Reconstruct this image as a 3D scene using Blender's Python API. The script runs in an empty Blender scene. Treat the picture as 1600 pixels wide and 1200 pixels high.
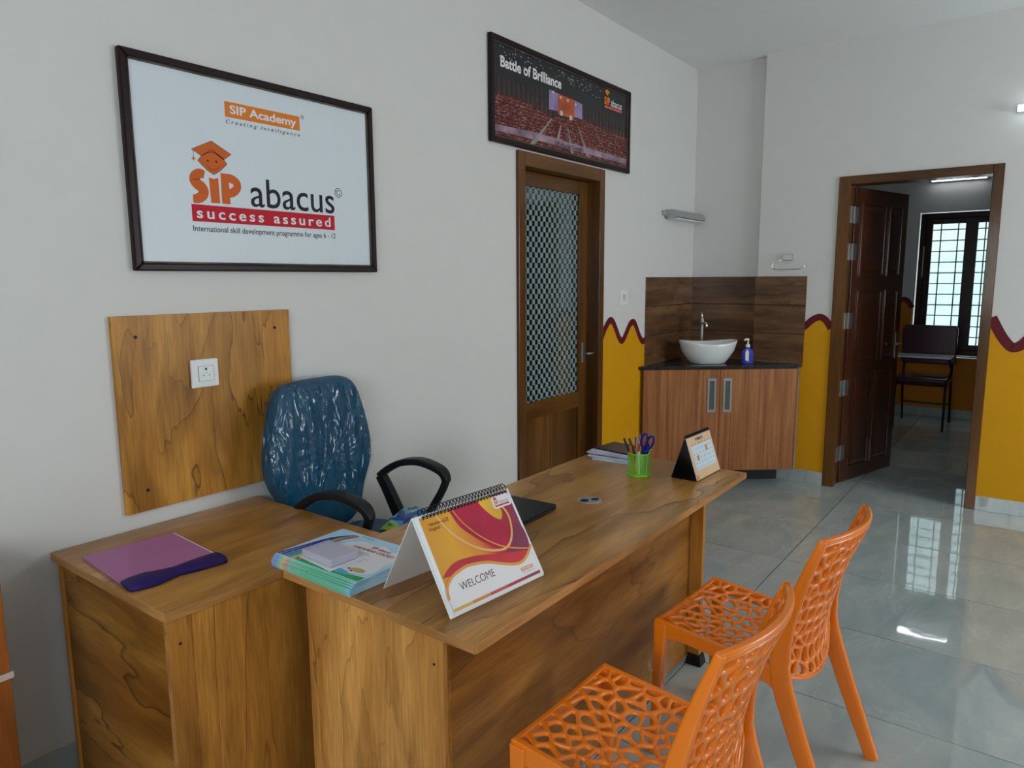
import bpy, bmesh, math, random
from math import sin, cos, pi, radians, sqrt
from mathutils import Vector, Matrix

C = bpy.context.scene
col = C.collection
random.seed(7)

# ------------------------------------------------------------------ camera
yaw, pit, rol = 0.64627, 0.14503, -0.006186
fw = Vector((cos(yaw)*cos(pit), sin(yaw)*cos(pit), -sin(pit)))
r0 = Vector((sin(yaw), -cos(yaw), 0)); u0 = r0.cross(fw)
rt = r0*cos(rol)+u0*sin(rol); up = -r0*sin(rol)+u0*cos(rol)
cam = bpy.data.cameras.new('camera'); co = bpy.data.objects.new('camera', cam); col.objects.link(co)
m = Matrix.Identity(4)
for i in range(3):
    m[i][0], m[i][1], m[i][2] = rt[i], up[i], -fw[i]
m.translation = (0, -2.4606, 1.5983)
co.matrix_world = m
cam.sensor_width = 36; cam.lens = 1113.33/1600*36; cam.clip_start = 0.05
C.camera = co

# ------------------------------------------------------------------ world, light, exposure
C.view_settings.view_transform = 'Standard'; C.view_settings.look = 'None'
C.view_settings.gamma = 1.0; C.view_settings.use_curve_mapping = False
C.view_settings.exposure = -0.18
w = bpy.data.worlds.new('overcast_sky'); C.world = w; w.use_nodes = True
bg = w.node_tree.nodes['Background']
bg.inputs[0].default_value = (0.74, 0.89, 0.94, 1); bg.inputs[1].default_value = 4.8

def area(name, loc, target, sx, sy, power, color):
    l = bpy.data.lights.new(name, 'AREA'); l.shape = 'RECTANGLE'; l.size = sx; l.size_y = sy
    l.energy = power; l.color = color
    o = bpy.data.objects.new(name, l); col.objects.link(o); o.location = loc
    d = Vector(target)-Vector(loc); o.rotation_euler = d.to_track_quat('-Z', 'Y').to_euler()
    return o
# daylight through the openings behind and to the right of the photographer
area('daylight_side_window', (4.1, -5.72, 1.62), (4.1, 0, 1.62), 2.0, 1.5, 74, (0.93, 0.97, 1.0))
area('daylight_rear_window', (-1.52, -2.6, 1.75), (5, -2.3, 1.2), 2.4, 1.3, 38, (0.97, 0.98, 1.0))

# ------------------------------------------------------------------ material helpers
def new_mat(name):
    m_ = bpy.data.materials.new(name); m_.use_nodes = True
    nt = m_.node_tree; b = nt.nodes['Principled BSDF']
    return m_, nt, b
def setc(b, color, rough=0.5, metal=0.0, **kw):
    b.inputs['Base Color'].default_value = (*color, 1)
    b.inputs['Roughness'].default_value = rough; b.inputs['Metallic'].default_value = metal
    b.inputs['Specular IOR Level'].default_value = .22 if rough >= .3 else .5
    for k, v in kw.items(): b.inputs[k.replace('_', ' ')].default_value = v
def nd(nt, typ, ins=None, **props):
    n = nt.nodes.new(typ)
    for k, v in props.items(): setattr(n, k, v)
    for k, v in (ins or {}).items():
        if isinstance(v, bpy.types.NodeSocket): nt.links.new(v, n.inputs[k])
        else: n.inputs[k].default_value = v
    return n
def ramp(nt, fac, stops, interp='LINEAR'):
    n = nt.nodes.new('ShaderNodeValToRGB'); nt.links.new(fac, n.inputs[0]); cr = n.color_ramp
    cr.interpolation = interp
    while len(cr.elements) < len(stops): cr.elements.new(0.5)
    for e, (p, c) in zip(cr.elements, stops):
        e.position = p; e.color = (*c, 1) if len(c) == 3 else c
    return n
def mixc(nt, fac, a, b, blend='MIX'):
    n = nt.nodes.new('ShaderNodeMix'); n.data_type = 'RGBA'; n.blend_type = blend
    for k, v in ((0, fac), (6, a), (7, b)):
        if isinstance(v, bpy.types.NodeSocket): nt.links.new(v, n.inputs[k])
        else: n.inputs[k].default_value = v if k == 0 else (*v, 1)
    return n.outputs[2]
def simple(name, color, rough=0.5, metal=0.0, bump=0.0, bscale=200, var=0.06, **kw):
    """plain surface with faint procedural colour variation and relief"""
    m_, nt, b = new_mat(name); setc(b, color, rough, metal, **kw)
    tc = nd(nt, 'ShaderNodeTexCoord')
    no = nd(nt, 'ShaderNodeTexNoise', {'Vector': tc.outputs['Object'], 'Scale': 9.0, 'Detail': 3.0})
    dark = tuple(c*(1-var) for c in color); lite = tuple(min(1, c*(1+var)) for c in color)
    r = ramp(nt, no.outputs['Fac'], [(0.3, dark), (0.7, lite)])
    nt.links.new(r.outputs[0], b.inputs['Base Color'])
    if bump:
        n2 = nd(nt, 'ShaderNodeTexNoise', {'Vector': tc.outputs['Object'], 'Scale': float(bscale), 'Detail': 4.0})
        bp = nd(nt, 'ShaderNodeBump', {'Height': n2.outputs['Fac'], 'Strength': bump, 'Distance': 0.002})
        nt.links.new(bp.outputs[0], b.inputs['Normal'])
    return m_
def wood(name, light, mid, vein, axis='Z', seed=0.0, rough=0.35, k=5.0, sc=1.0, veins=0.9, coat=0.0, along=0.22, rnd=0.0):
    """decor wood: stretched grain bands, fibres and thin dark contour veins"""
    m_, nt, b = new_mat(name); setc(b, mid, rough); b.inputs['Coat Weight'].default_value = coat
    b.inputs['Coat Roughness'].default_value = 0.12
    tc = nd(nt, 'ShaderNodeTexCoord'); oi = nd(nt, 'ShaderNodeObjectInfo')
    off = nd(nt, 'ShaderNodeVectorMath', {0: tc.outputs['Object'], 1: (seed*1.7, seed*2.3, seed*3.1)}, operation='ADD')
    if rnd:
        om = nd(nt, 'ShaderNodeMath', {0: oi.outputs['Random'], 1: rnd}, operation='MULTIPLY')
        off = nd(nt, 'ShaderNodeVectorMath', {0: off.outputs[0], 1: om.outputs[0]}, operation='ADD')
    s = {'X': (along, 1, 1), 'Y': (1, along, 1), 'Z': (1, 1, along)}[axis]
    mp = nd(nt, 'ShaderNodeMapping', {'Vector': off.outputs[0], 'Scale': tuple(q*sc for q in s)})
    s2 = {'X': (.06, 1, 1), 'Y': (1, .06, 1), 'Z': (1, 1, .06)}[axis]
    mp2 = nd(nt, 'ShaderNodeMapping', {'Vector': off.outputs[0], 'Scale': tuple(q*sc for q in s2)})
    n1 = nd(nt, 'ShaderNodeTexNoise', {'Vector': mp.outputs[0], 'Scale': 3.2, 'Detail': 4.0, 'Roughness': .5, 'Distortion': .5})
    band = nd(nt, 'ShaderNodeTexNoise', {'Vector': mp2.outputs[0], 'Scale': 6.0, 'Detail': 2.0})
    fib = nd(nt, 'ShaderNodeTexNoise', {'Vector': mp2.outputs[0], 'Scale': 150.0, 'Detail': 2.0})
    fig = nd(nt, 'ShaderNodeTexNoise', {'Vector': mp.outputs[0], 'Scale': 9.0, 'Detail': 5.0, 'Distortion': .8})
    base = ramp(nt, band.outputs['Fac'], [(0.33, mid), (0.66, light)])
    blot = ramp(nt, fig.outputs['Fac'], [(0.32, (.55, .50, .42)), (0.60, (1.1, 1.1, 1.1))])
    c1 = mixc(nt, 0.8, base.outputs[0], blot.outputs[0], 'MULTIPLY')
    mul = nd(nt, 'ShaderNodeMath', {0: n1.outputs['Fac'], 1: k}, operation='MULTIPLY')
    fr = nd(nt, 'ShaderNodeMath', {0: mul.outputs[0]}, operation='FRACT')
    line = ramp(nt, fr.outputs[0], [(0.0, (0, 0, 0)), (0.5, (0.05,)*3), (0.8, (.22,)*3), (0.94, (.35,)*3), (.975, (1,)*3), (1.0, (0, 0, 0))])
    msk = nd(nt, 'ShaderNodeTexNoise', {'Vector': mp.outputs[0], 'Scale': 2.1, 'Detail': 1.0, 'W': 3.0}, noise_dimensions='4D')
    mr = ramp(nt, msk.outputs['Fac'], [(0.42, (.18,)*3), (0.58, (1,)*3)])
    f1 = nd(nt, 'ShaderNodeMath', {0: line.outputs[0], 1: mr.outputs[0]}, operation='MULTIPLY')
    f2 = nd(nt, 'ShaderNodeMath', {0: f1.outputs[0], 1: veins}, operation='MULTIPLY')
    c2 = mixc(nt, f2.outputs[0], c1, vein)
    fr2 = ramp(nt, fib.outputs['Fac'], [(0.3, (.80,)*3), (0.7, (1.10,)*3)])
    c3 = mixc(nt, 1.0, c2, fr2.outputs[0], 'MULTIPLY')
    nt.links.new(c3, b.inputs['Base Color'])
    return m_
def emis(name, color, strength):
    m_, nt, b = new_mat(name); setc(b, color, 0.4)
    b.inputs['Emission Color'].default_value = (*color, 1); b.inputs['Emission Strength'].default_value = strength
    return m_

LW, MW, VW = (.62, .30, .055), (.41, .165, .022), (.075, .026, .006)
M = {}
M['wall'] = simple('white_wall_paint', (.675, .655, .635), .75, bump=.06, bscale=60, var=.012)
M['ceil'] = simple('ceiling_paint', (.80, .80, .80), .8, bump=.04, bscale=50, var=.01)
M['yellow'] = simple('yellow_wall_paint', (.66, .30, .002), .6, bump=.05, bscale=60, var=.02)
M['orange_paint'] = simple('orange_wall_paint', (.62, .19, .008), .55, var=.02)
M['maroon'] = simple('maroon_wall_paint', (.125, .008, .014), .5, var=.04)
M['hall'] = simple('hall_shade_colour', (.10, .12, .12), .8)  # the hall's dimness is put into this dark wall colour
LD_, MD_, VD_ = (.62, .285, .055), (.44, .175, .028), (.12, .036, .008)
M['desk_z'] = wood('decor_walnut_upright', LD_, MD_, VD_, 'Z', 1.0, k=8.0)
M['board'] = wood('decor_walnut_wall_panel', LW, MW, VW, 'Z', 4.2, k=9.0)
M['desk_x'] = wood('decor_walnut_tabletop', (.55, .275, .072), (.37, .158, .034), VD_, 'X', 2.4, .28, k=4.5)
M['desk_x2'] = wood('decor_walnut_shaded_modesty', (.42, .18, .035), (.27, .10, .017), VW, 'X', 5.9, k=5.0)  # same walnut darkened: the modesty panel's shade is in the colour
M['desk_y'] = wood('decor_walnut_shaded_side', (.46, .21, .038), (.28, .105, .015), VW, 'Y', 3.3, k=4.5)  # darker walnut copy, shade of the side desk's end painted in
M['edge'] = wood('decor_walnut_edge_band', (.56, .28, .10), (.48, .22, .07), (.3, .13, .04), 'X', 7, veins=.2)
M['teak'] = wood('polished_teak_frame', (.175, .070, .015), (.085, .031, .006), (.02, .008, .003), 'Z', 9, .3, k=3, coat=.25, along=.1)
M['teak_x'] = wood('polished_teak_rail', (.175, .070, .015), (.085, .031, .006), (.02, .008, .003), 'X', 9, .3, k=3, coat=.25, along=.1)
M['teak_y'] = wood('polished_teak_head', (.165, .070, .018), (.085, .033, .008), (.02, .008, .003), 'Y', 9, .3, k=3, coat=.25, along=.1)
M['teak_dark'] = wood('dark_polished_teak', (.085, .022, .007), (.042, .011, .004), (.02, .006, .003), 'Z', 12, .22, k=3, coat=.5, along=.1)
M['maroon_wood'] = simple('dark_window_wood', (.035, .010, .008), .3)
M['orange_wood'] = wood('orange_brown_wood', (.42, .125, .02), (.26, .065, .01), (.1, .03, .01), 'Z', 14, .4, k=3, along=.1)
M['cab'] = wood('striped_laminate', (.40, .165, .060), (.31, .110, .038), (.23, .075, .024), 'Z', 16, .5, k=9, sc=4.5, veins=.2, along=.03)
M['splash'] = wood('wood_look_tile', (.19, .092, .040), (.095, .040, .016), (.025, .010, .005), 'X', 20, .22, k=5, sc=2.0, along=.2, rnd=9.0)
M['white'] = simple('white_plastic', (.78, .78, .77), .35, var=.01)
M['paper'] = simple('white_paper', (.78, .80, .82), .6, var=.015)
M['board_white'] = simple('white_poster_print', (.66, .71, .755), .35, var=.008)
M['frame'] = simple('dark_mahogany_frame', (.014, .004, .005), .38)
M['gilt'] = simple('beaded_gilt_lip', (.10, .085, .07), .5, .2, bump=.6, bscale=900, var=.5)
M['black'] = simple('black_plastic', (.011, .012, .014), .38, bump=.15, bscale=700)
M['ink'] = simple('black_ink', (.012, .012, .018), .5)
M['chrome'] = simple('chrome', (.72, .73, .74), .12, 1.0, var=.02)
M['steel'] = simple('brushed_steel', (.30, .30, .29), .38, .9, var=.06)
M['alu'] = simple('anodised_aluminium', (.42, .43, .44), .4, .6, var=.02)
M['logo_orange'] = simple('orange_print', (.60, .115, .012), .5, var=.02)
M['logo_orange2'] = simple('bright_orange_print', (.72, .20, .02), .5, var=.02)
M['red'] = simple('red_print', (.50, .006, .02), .5, var=.02)
M['print_white'] = simple('white_print', (.75, .72, .74), .5, var=.01)
M['granite'] = simple('black_granite', (.014, .014, .016), .12, bump=.0, var=.5)
M['ceramic'] = simple('white_ceramic', (.78, .80, .80), .08, var=.005, Coat_Weight=.5)
M['orange'] = simple('orange_plastic', (.86, .20, .006), .27, var=.015, Coat_Weight=.25)
M['green'] = simple('green_wire_coating', (.22, .62, .03), .4, var=.03)
M['pink'] = simple('pink_card', (.42, .15, .32), .45, var=.02)
M['purple'] = simple('deep_purple_cloth', (.022, .010, .105), .55, bump=.5, bscale=90)
M['maroon_pad'] = simple('maroon_vinyl', (.06, .008, .024), .25, bump=.2, bscale=60)
M['grout'] = simple('dark_grout', (.012, .013, .013), .9)
M['led'] = emis('led_diffuser', (.80, .92, 1.0), 6.5)
M['led2'] = emis('led_diffuser_small', (.9, .95, 1.0), 9.0)

def marble():
    m_, nt, b = new_mat('polished_grey_marble_tile'); setc(b, (.3, .33, .33), .03); b.inputs['Specular IOR Level'].default_value = .75
    tc = nd(nt, 'ShaderNodeTexCoord'); oi = nd(nt, 'ShaderNodeObjectInfo')
    sc = nd(nt, 'ShaderNodeMath', {0: oi.outputs['Random'], 1: 23.0}, operation='MULTIPLY')
    v = nd(nt, 'ShaderNodeVectorMath', {0: tc.outputs['Object'], 1: sc.outputs[0]}, operation='ADD')
    mp = nd(nt, 'ShaderNodeMapping', {'Vector': v.outputs[0], 'Rotation': (0, 0, .6), 'Scale': (1.0, 2.2, 1)})
    n1 = nd(nt, 'ShaderNodeTexNoise', {'Vector': mp.outputs[0], 'Scale': 1.5, 'Detail': 9.0, 'Roughness': .62, 'Distortion': .5})
    base = ramp(nt, n1.outputs['Fac'], [(.28, (.28, .33, .335)), (.42, (.34, .395, .395)), (.58, (.42, .46, .445)), (.75, (.52, .53, .49))])
    n2 = nd(nt, 'ShaderNodeTexNoise', {'Vector': mp.outputs[0], 'Scale': 1.0, 'Detail': 7.0, 'Roughness': .6, 'Distortion': .5})
    s = nd(nt, 'ShaderNodeMath', {0: n2.outputs['Fac'], 1: .5}, operation='SUBTRACT')
    a = nd(nt, 'ShaderNodeMath', {0: s.outputs[0]}, operation='ABSOLUTE')
    ln = ramp(nt, a.outputs[0], [(0.0, (.22,)*3), (.010, (0,)*3)])
    c = mixc(nt, ln.outputs[0], base.outputs[0], (.62, .66, .64))
    nt.links.new(c, b.inputs['Base Color'])
    n3 = nd(nt, 'ShaderNodeTexNoise', {'Vector': tc.outputs['Object'], 'Scale': 5.0, 'Detail': 2.0})
    bp = nd(nt, 'ShaderNodeBump', {'Height': n3.outputs['Fac'], 'Strength': .05, 'Distance': .01})
    nt.links.new(bp.outputs[0], b.inputs['Normal'])
    return m_
M['marble'] = marble()
def checker_glass():
    m_, nt, b = new_mat('checker_frosted_glass'); setc(b, (.27, .34, .34), .5)
    tc = nd(nt, 'ShaderNodeTexCoord')
    sep = nd(nt, 'ShaderNodeSeparateXYZ', {0: tc.outputs['Object']})
    fx = nd(nt, 'ShaderNodeMath', {0: sep.outputs[0], 1: 1/.0295}, operation='MULTIPLY')
    fz = nd(nt, 'ShaderNodeMath', {0: sep.outputs[2], 1: 1/.0315}, operation='MULTIPLY')
    cb = nd(nt, 'ShaderNodeCombineXYZ', {0: fx.outputs[0], 1: 0.5, 2: fz.outputs[0]})
    ch = nd(nt, 'ShaderNodeTexChecker', {'Vector': cb.outputs[0], 'Scale': 1.0})
    gl = nd(nt, 'ShaderNodeBsdfGlossy', {'Roughness': .05, 'Color': (.8, .9, .9, 1)})
    tr = nd(nt, 'ShaderNodeBsdfTransparent', {'Color': (.75, .82, .84, 1)})
    clear = nd(nt, 'ShaderNodeMixShader', {0: .14, 1: tr.outputs[0], 2: gl.outputs[0]})
    tl = nd(nt, 'ShaderNodeBsdfTranslucent', {'Color': (.5, .55, .55, 1)})
    fro = nd(nt, 'ShaderNodeMixShader', {0: .2, 1: b.outputs[0], 2: tl.outputs[0]})
    mx = nd(nt, 'ShaderNodeMixShader', {0: ch.outputs['Fac'], 1: clear.outputs[0], 2: fro.outputs[0]})
    nt.links.new(mx.outputs[0], nt.nodes['Material Output'].inputs[0])
    return m_
M['checker'] = checker_glass()
def clear_glass(name, tint, gloss):
    m_, nt, b = new_mat(name)
    gl = nd(nt, 'ShaderNodeBsdfGlossy', {'Roughness': .03})
    tr = nd(nt, 'ShaderNodeBsdfTransparent', {'Color': (*tint, 1)})
    mx = nd(nt, 'ShaderNodeMixShader', {0: gloss, 1: tr.outputs[0], 2: gl.outputs[0]})
    nt.links.new(mx.outputs[0], nt.nodes['Material Output'].inputs[0]); return m_
M['glass'] = clear_glass('window_glass', (.92, .97, .97), .06)
def film():
    m_, nt, b = new_mat('clear_wrinkled_film')
    tc = nd(nt, 'ShaderNodeTexCoord')
    mp = nd(nt, 'ShaderNodeMapping', {'Vector': tc.outputs['Object'], 'Scale': (9, 9, 2.2), 'Rotation': (0, .25, 0)})
    n = nd(nt, 'ShaderNodeTexNoise', {'Vector': mp.outputs[0], 'Scale': 1.0, 'Detail': 2.5, 'Roughness': .5, 'Distortion': 1.5})
    bp = nd(nt, 'ShaderNodeBump', {'Height': n.outputs['Fac'], 'Strength': 1.0, 'Distance': .09})
    gl = nd(nt, 'ShaderNodeBsdfGlossy', {'Roughness': .07, 'Normal': bp.outputs[0], 'Color': (.9, .95, 1, 1)})
    tr = nd(nt, 'ShaderNodeBsdfTransparent', {'Color': (.96, .98, .99, 1)})
    mx = nd(nt, 'ShaderNodeMixShader', {0: .055, 1: tr.outputs[0], 2: gl.outputs[0]})
    nt.links.new(mx.outputs[0], nt.nodes['Material Output'].inputs[0]); return m_
M['film'] = film()
M['blue'] = simple('teal_blue_fabric', (.003, .066, .130), .5, bump=.3, bscale=500)

# ------------------------------------------------------------------ mesh helpers
XF = {}     # world transforms of the empties, so parts can be written in world or local space
def tag(o, label=None, cat=None, group=None, kind=None):
    if label: o['label'] = label
    if cat: o['category'] = cat
    if group: o['group'] = group
    if kind: o['kind'] = kind
    return o
def thing(name, label, cat, loc=(0, 0, 0), rz=0.0, group=None, kind=None):
    o = bpy.data.objects.new(name, None); o.empty_display_size = .05; col.objects.link(o)
    o.location = loc; o.rotation_euler = (0, 0, rz); tag(o, label, cat, group, kind)
    XF[o] = Matrix.Translation(loc) @ Matrix.Rotation(rz, 4, 'Z'); return o
class B:
    def __init__(s): s.v = []; s.f = []
    def add(s, vs, fs):
        n = len(s.v); s.v += [tuple(q) for q in vs]; s.f += [tuple(i+n for i in f) for f in fs]; return s
    def box(s, x0, x1, y0, y1, z0, z1):
        x0, x1 = sorted((x0, x1)); y0, y1 = sorted((y0, y1)); z0, z1 = sorted((z0, z1))
        return s.add([(x, y, z) for x in (x0, x1) for y in (y0, y1) for z in (z0, z1)],
                     [(0, 1, 3, 2), (4, 6, 7, 5), (0, 4, 5, 1), (2, 3, 7, 6), (0, 2, 6, 4), (1, 5, 7, 3)])
    def prism(s, P, poly, c0, c1):
        n = len(poly)
        vs = [P(a, b, c0) for a, b in poly]+[P(a, b, c1) for a, b in poly]
        return s.add(vs, [tuple(range(n))[::-1], tuple(range(n, 2*n))]+[(i, (i+1) % n, n+(i+1) % n, n+i) for i in range(n)])
    def pbox(s, P, a0, a1, b0, b1, c0, c1):
        return s.prism(P, [(a0, b0), (a1, b0), (a1, b1), (a0, b1)], c0, c1)
    def ring(s, rings, closed=False, cap=True):
        k = len(rings[0]); n0 = len(s.v); m_ = len(rings)
        for r in rings: s.v += [tuple(q) for q in r]
        for i in range(m_ if closed else m_-1):
            a = n0+i*k; b = n0+((i+1) % m_)*k
            for j in range(k): s.f.append((a+j, a+(j+1) % k, b+(j+1) % k, b+j))
        if cap and not closed:
            s.f.append(tuple(n0+j for j in range(k))[::-1]); s.f.append(tuple(n0+(m_-1)*k+j for j in range(k)))
        return s
    def tube(s, pts, r, n=10, closed=False, cap=True):
        pts = [Vector(p) for p in pts]; rings = []; N = len(pts)
        side = None
        for i, p in enumerate(pts):
            a = pts[(i-1) % N] if (closed or i > 0) else p; b = pts[(i+1) % N] if (closed or i < N-1) else p
            t = (b-a).normalized()
            if side is None:
                side = t.orthogonal().normalized()
            side = (side - t*side.dot(t)).normalized(); o2 = t.cross(side)
            rr = r[i] if isinstance(r, (list, tuple)) else r
            rings.append([p+side*(cos(2*pi*j/n)*rr)+o2*(sin(2*pi*j/n)*rr) for j in range(n)])
        return s.ring(rings, closed, cap)
    def sweep(s, pts, dims, side, closed=False, ch=.25):
        """rounded-rectangle section; dims[i]=(half width along side, half height)"""
        pts = [Vector(p) for p in pts]; rings = []; N = len(pts); side = Vector(side)
        for i, p in enumerate(pts):
            a = pts[(i-1) % N] if (closed or i > 0) else p; b = pts[(i+1) % N] if (closed or i < N-1) else p
            t = (b-a).normalized(); sd = (side-t*side.dot(t)).normalized(); n_ = t.cross(sd)
            w_, h_ = dims[i] if isinstance(dims, list) else dims
            q = ch*min(w_, h_)*1.2
            sec = [(w_, h_-q), (w_-q, h_), (-w_+q, h_), (-w_, h_-q), (-w_, -h_+q), (-w_+q, -h_), (w_-q, -h_), (w_, -h_+q)]
            rings.append([p+sd*x+n_*y for x, y in sec])
        return s.ring(rings, closed)
    def lathe(s, c, prof, n=24, sx=1, sy=1):
        c = Vector(c)
        rings = [[c+Vector((r*cos(2*pi*j/n)*sx, r*sin(2*pi*j/n)*sy, z)) for j in range(n)] for r, z in prof]
        return s.ring(rings)
    def build(s, name, mat, parent=None, world=True, smooth=False, bevel=0, sub=0, solid=0, merge=False):
        me = bpy.data.meshes.new(name); vs = s.v
        if parent is not None and world:
            p = parent
            while p is not None and p not in XF: p = p.parent
            if p is not None:
                inv = XF[p].inverted(); vs = [tuple(inv @ Vector(q)) for q in vs]
        me.from_pydata(vs, [], s.f); me.materials.append(mat); me.update()
        bm = bmesh.new(); bm.from_mesh(me)
        if merge: bmesh.ops.remove_doubles(bm, verts=bm.verts, dist=1e-5)
        if not getattr(s, 'flat', False): bmesh.ops.recalc_face_normals(bm, faces=bm.faces)
        bm.to_mesh(me); bm.free()
        if smooth:
            for p_ in me.polygons: p_.use_smooth = True
        o = bpy.data.objects.new(name, me); col.objects.link(o); o.parent = parent
        if solid:
            md = o.modifiers.new('solid', 'SOLIDIFY'); md.thickness = solid; md.offset = 0
        if bevel:
            md = o.modifiers.new('bevel', 'BEVEL'); md.width = bevel; md.segments = 2; md.limit_method = 'ANGLE'
            md.angle_limit = radians(40)
        if sub:
            md = o.modifiers.new('sub', 'SUBSURF'); md.levels = sub; md.render_levels = sub
        return o
def box(name, mat, parent, x0, x1, y0, y1, z0, z1, bevel=0.0, world=True):
    return B().box(x0, x1, y0, y1, z0, z1).build(name, mat, parent, world, bevel=bevel)
def plane(O, u, v):
    O = Vector(O); u = Vector(u).normalized(); v = Vector(v); v = (v-u*v.dot(u)).normalized(); n = u.cross(v)
    P = lambda a, b, c=0.0: O+u*a+v*b+n*c
    P.u, P.v, P.n = u, v, n
    return P
def flat(name, mat, parent, P, poly, c, th=.0004, world=True):
    return B().prism(P, poly, c, c+th).build(name, mat, parent, world)
def rect(name, mat, parent, P, a0, a1, b0, b1, c, th=.0004, world=True):
    return flat(name, mat, parent, P, [(a0, b0), (a1, b0), (a1, b1), (a0, b1)], c, th, world)
def text(s, mat, parent, P, a0, a1, b0, b1, c, offset=0.0, shear=0.0, space=1.0, name='lettering', world=True, small=False):
    cu = bpy.data.curves.new('t', 'FONT'); cu.body = s; cu.offset = offset; cu.shear = shear; cu.space_character = space
    cu.resolution_u = 2 if small else 4
    o = bpy.data.objects.new('t', cu); col.objects.link(o)
    bpy.context.view_layer.update()
    me = bpy.data.meshes.new_from_object(o.evaluated_get(bpy.context.evaluated_depsgraph_get()))
    bpy.data.objects.remove(o); bpy.data.curves.remove(cu)
    vs = [v.co.copy() for v in me.vertices]; fs = [tuple(p.vertices) for p in me.polygons]
    bpy.data.meshes.remove(me)
    xs = [v.x for v in vs]; ys = [v.y for v in vs]
    X0, X1, Y0, Y1 = min(xs), max(xs), min(ys), max(ys)
    b = B(); b.flat = True
    b.add([P(a0+(v.x-X0)/(X1-X0)*(a1-a0), b0+(v.y-Y0)/(Y1-Y0)*(b1-b0), c) for v in vs], fs)
    return b.build(name, mat, parent, world)
def disc(cx, cy, rx, ry, n=20): return [(cx+rx*cos(2*pi*i/n), cy+ry*sin(2*pi*i/n)) for i in range(n)]
def stroke(pts, w_):
    """thin ribbon polygon along 2D points"""
    L, R = [], []
    for i, p in enumerate(pts):
        a = pts[max(0, i-1)]; b = pts[min(len(pts)-1, i+1)]
        d = Vector((b[0]-a[0], b[1]-a[1])).normalized(); n_ = (-d.y*w_/2, d.x*w_/2)
        L.append((p[0]+n_[0], p[1]+n_[1])); R.append((p[0]-n_[0], p[1]-n_[1]))
    return L+R[::-1]
def spline(pts, n=8):
    out = []
    P_ = [pts[0]]+list(pts)+[pts[-1]]
    for i in range(1, len(P_)-2):
        p0, p1, p2, p3 = [Vector(q) for q in P_[i-1:i+3]]
        for k in range(n):
            t = k/n
            out.append(tuple(.5*((2*p1)+(-p0+p2)*t+(2*p0-5*p1+4*p2-p3)*t*t+(-p0+3*p1-3*p2+p3)*t**3)))
    out.append(tuple(pts[-1])); return out
def ribbon(P, pts, w_, c, b=None):
    """flat strip of quads along 2D points"""
    b = b or B(); s = stroke(pts, w_); n = len(pts); q = s+[]; 
    vs = [P(x, y, c) for x, y in q]
    b.flat = True
    return b.add(vs, [(i, 2*n-1-i, 2*n-2-i, i+1) for i in range(n-1)])
def band_under(P, pts, bottom, c):
    """strip of quads between a curve and a level below it"""
    b = B(); n = len(pts)
    vs = [P(x, y, c) for x, y in pts]+[P(x, bottom, c) for x, y in pts]
    vs += [P(x, y, 0) for x, y in pts]+[P(x, bottom, 0) for x, y in pts]
    fs = [(i, n+i, n+i+1, i+1) for i in range(n-1)]
    fs += [(i, i+1, 2*n+i+1, 2*n+i) for i in range(n-1)]
    fs += [(n+i, 3*n+i, 3*n+i+1, n+i+1) for i in range(n-1)]
    return b.add(vs, fs)

PL = plane((0, 0, 0), (1, 0, 0), (0, 0, 1))            # left wall, faces -y
XB = 5.75
PB = plane((XB, 0, 0), (0, -1, 0), (0, 0, 1))          # back wall, faces -x; a = -y
CE = 3.281
RX = -1.6; RY = -5.8; X2 = 9.45; Y2 = -4.3

# ------------------------------------------------------------------ room shell
def struct(o, label, cat): return tag(o, label, cat, kind='structure')
def slab(name, mat, label, cat, boxes):
    b = B()
    for q in boxes: b.box(*q)
    return struct(b.build(name, mat), label, cat)
wl = slab('wall_left', M['wall'], 'white painted wall carrying both framed posters', 'wall',
     [(RX-.2, 3.325, 0, .2, 0, CE), (4.268, 5.95, 0, .2, 0, CE), (3.325, 4.268, 0, .2, 2.303, CE)])
wb = slab('wall_back', M['wall'], 'white wall around the open dark wooden doorway', 'wall',
     [(XB, 5.95, -1.155, -.575, 0, CE), (XB, 5.95, RY-.2, -2.137, 0, CE), (XB, 5.95, -2.137, -1.155, 2.318, CE),
      (5.815, 5.95, -.575, 0, 0, CE)])
slab('wall_right', M['wall'], 'white wall with the wide daylight window beyond the frame', 'wall',
     [(RX-.2, 3.1, RY-.2, RY, 0, CE), (5.1, 5.95, RY-.2, RY, 0, CE), (3.1, 5.1, RY-.2, RY, 0, .87), (3.1, 5.1, RY-.2, RY, 2.37, CE)])
slab('wall_rear', M['wall'], 'white wall behind the photographer', 'wall',
     [(RX-.2, RX, RY, -3.8, 0, CE), (RX-.2, RX, -1.4, 0, 0, CE), (RX-.2, RX, -3.8, -1.4, 0, 1.1), (RX-.2, RX, -3.8, -1.4, 2.4, CE)])
ce = slab('ceiling', M['ceil'], 'plain pale ceiling over the reception room', 'ceiling', [(RX-.2, X2+.2, RY-.2, 1.6, CE, CE+.15)])
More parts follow.
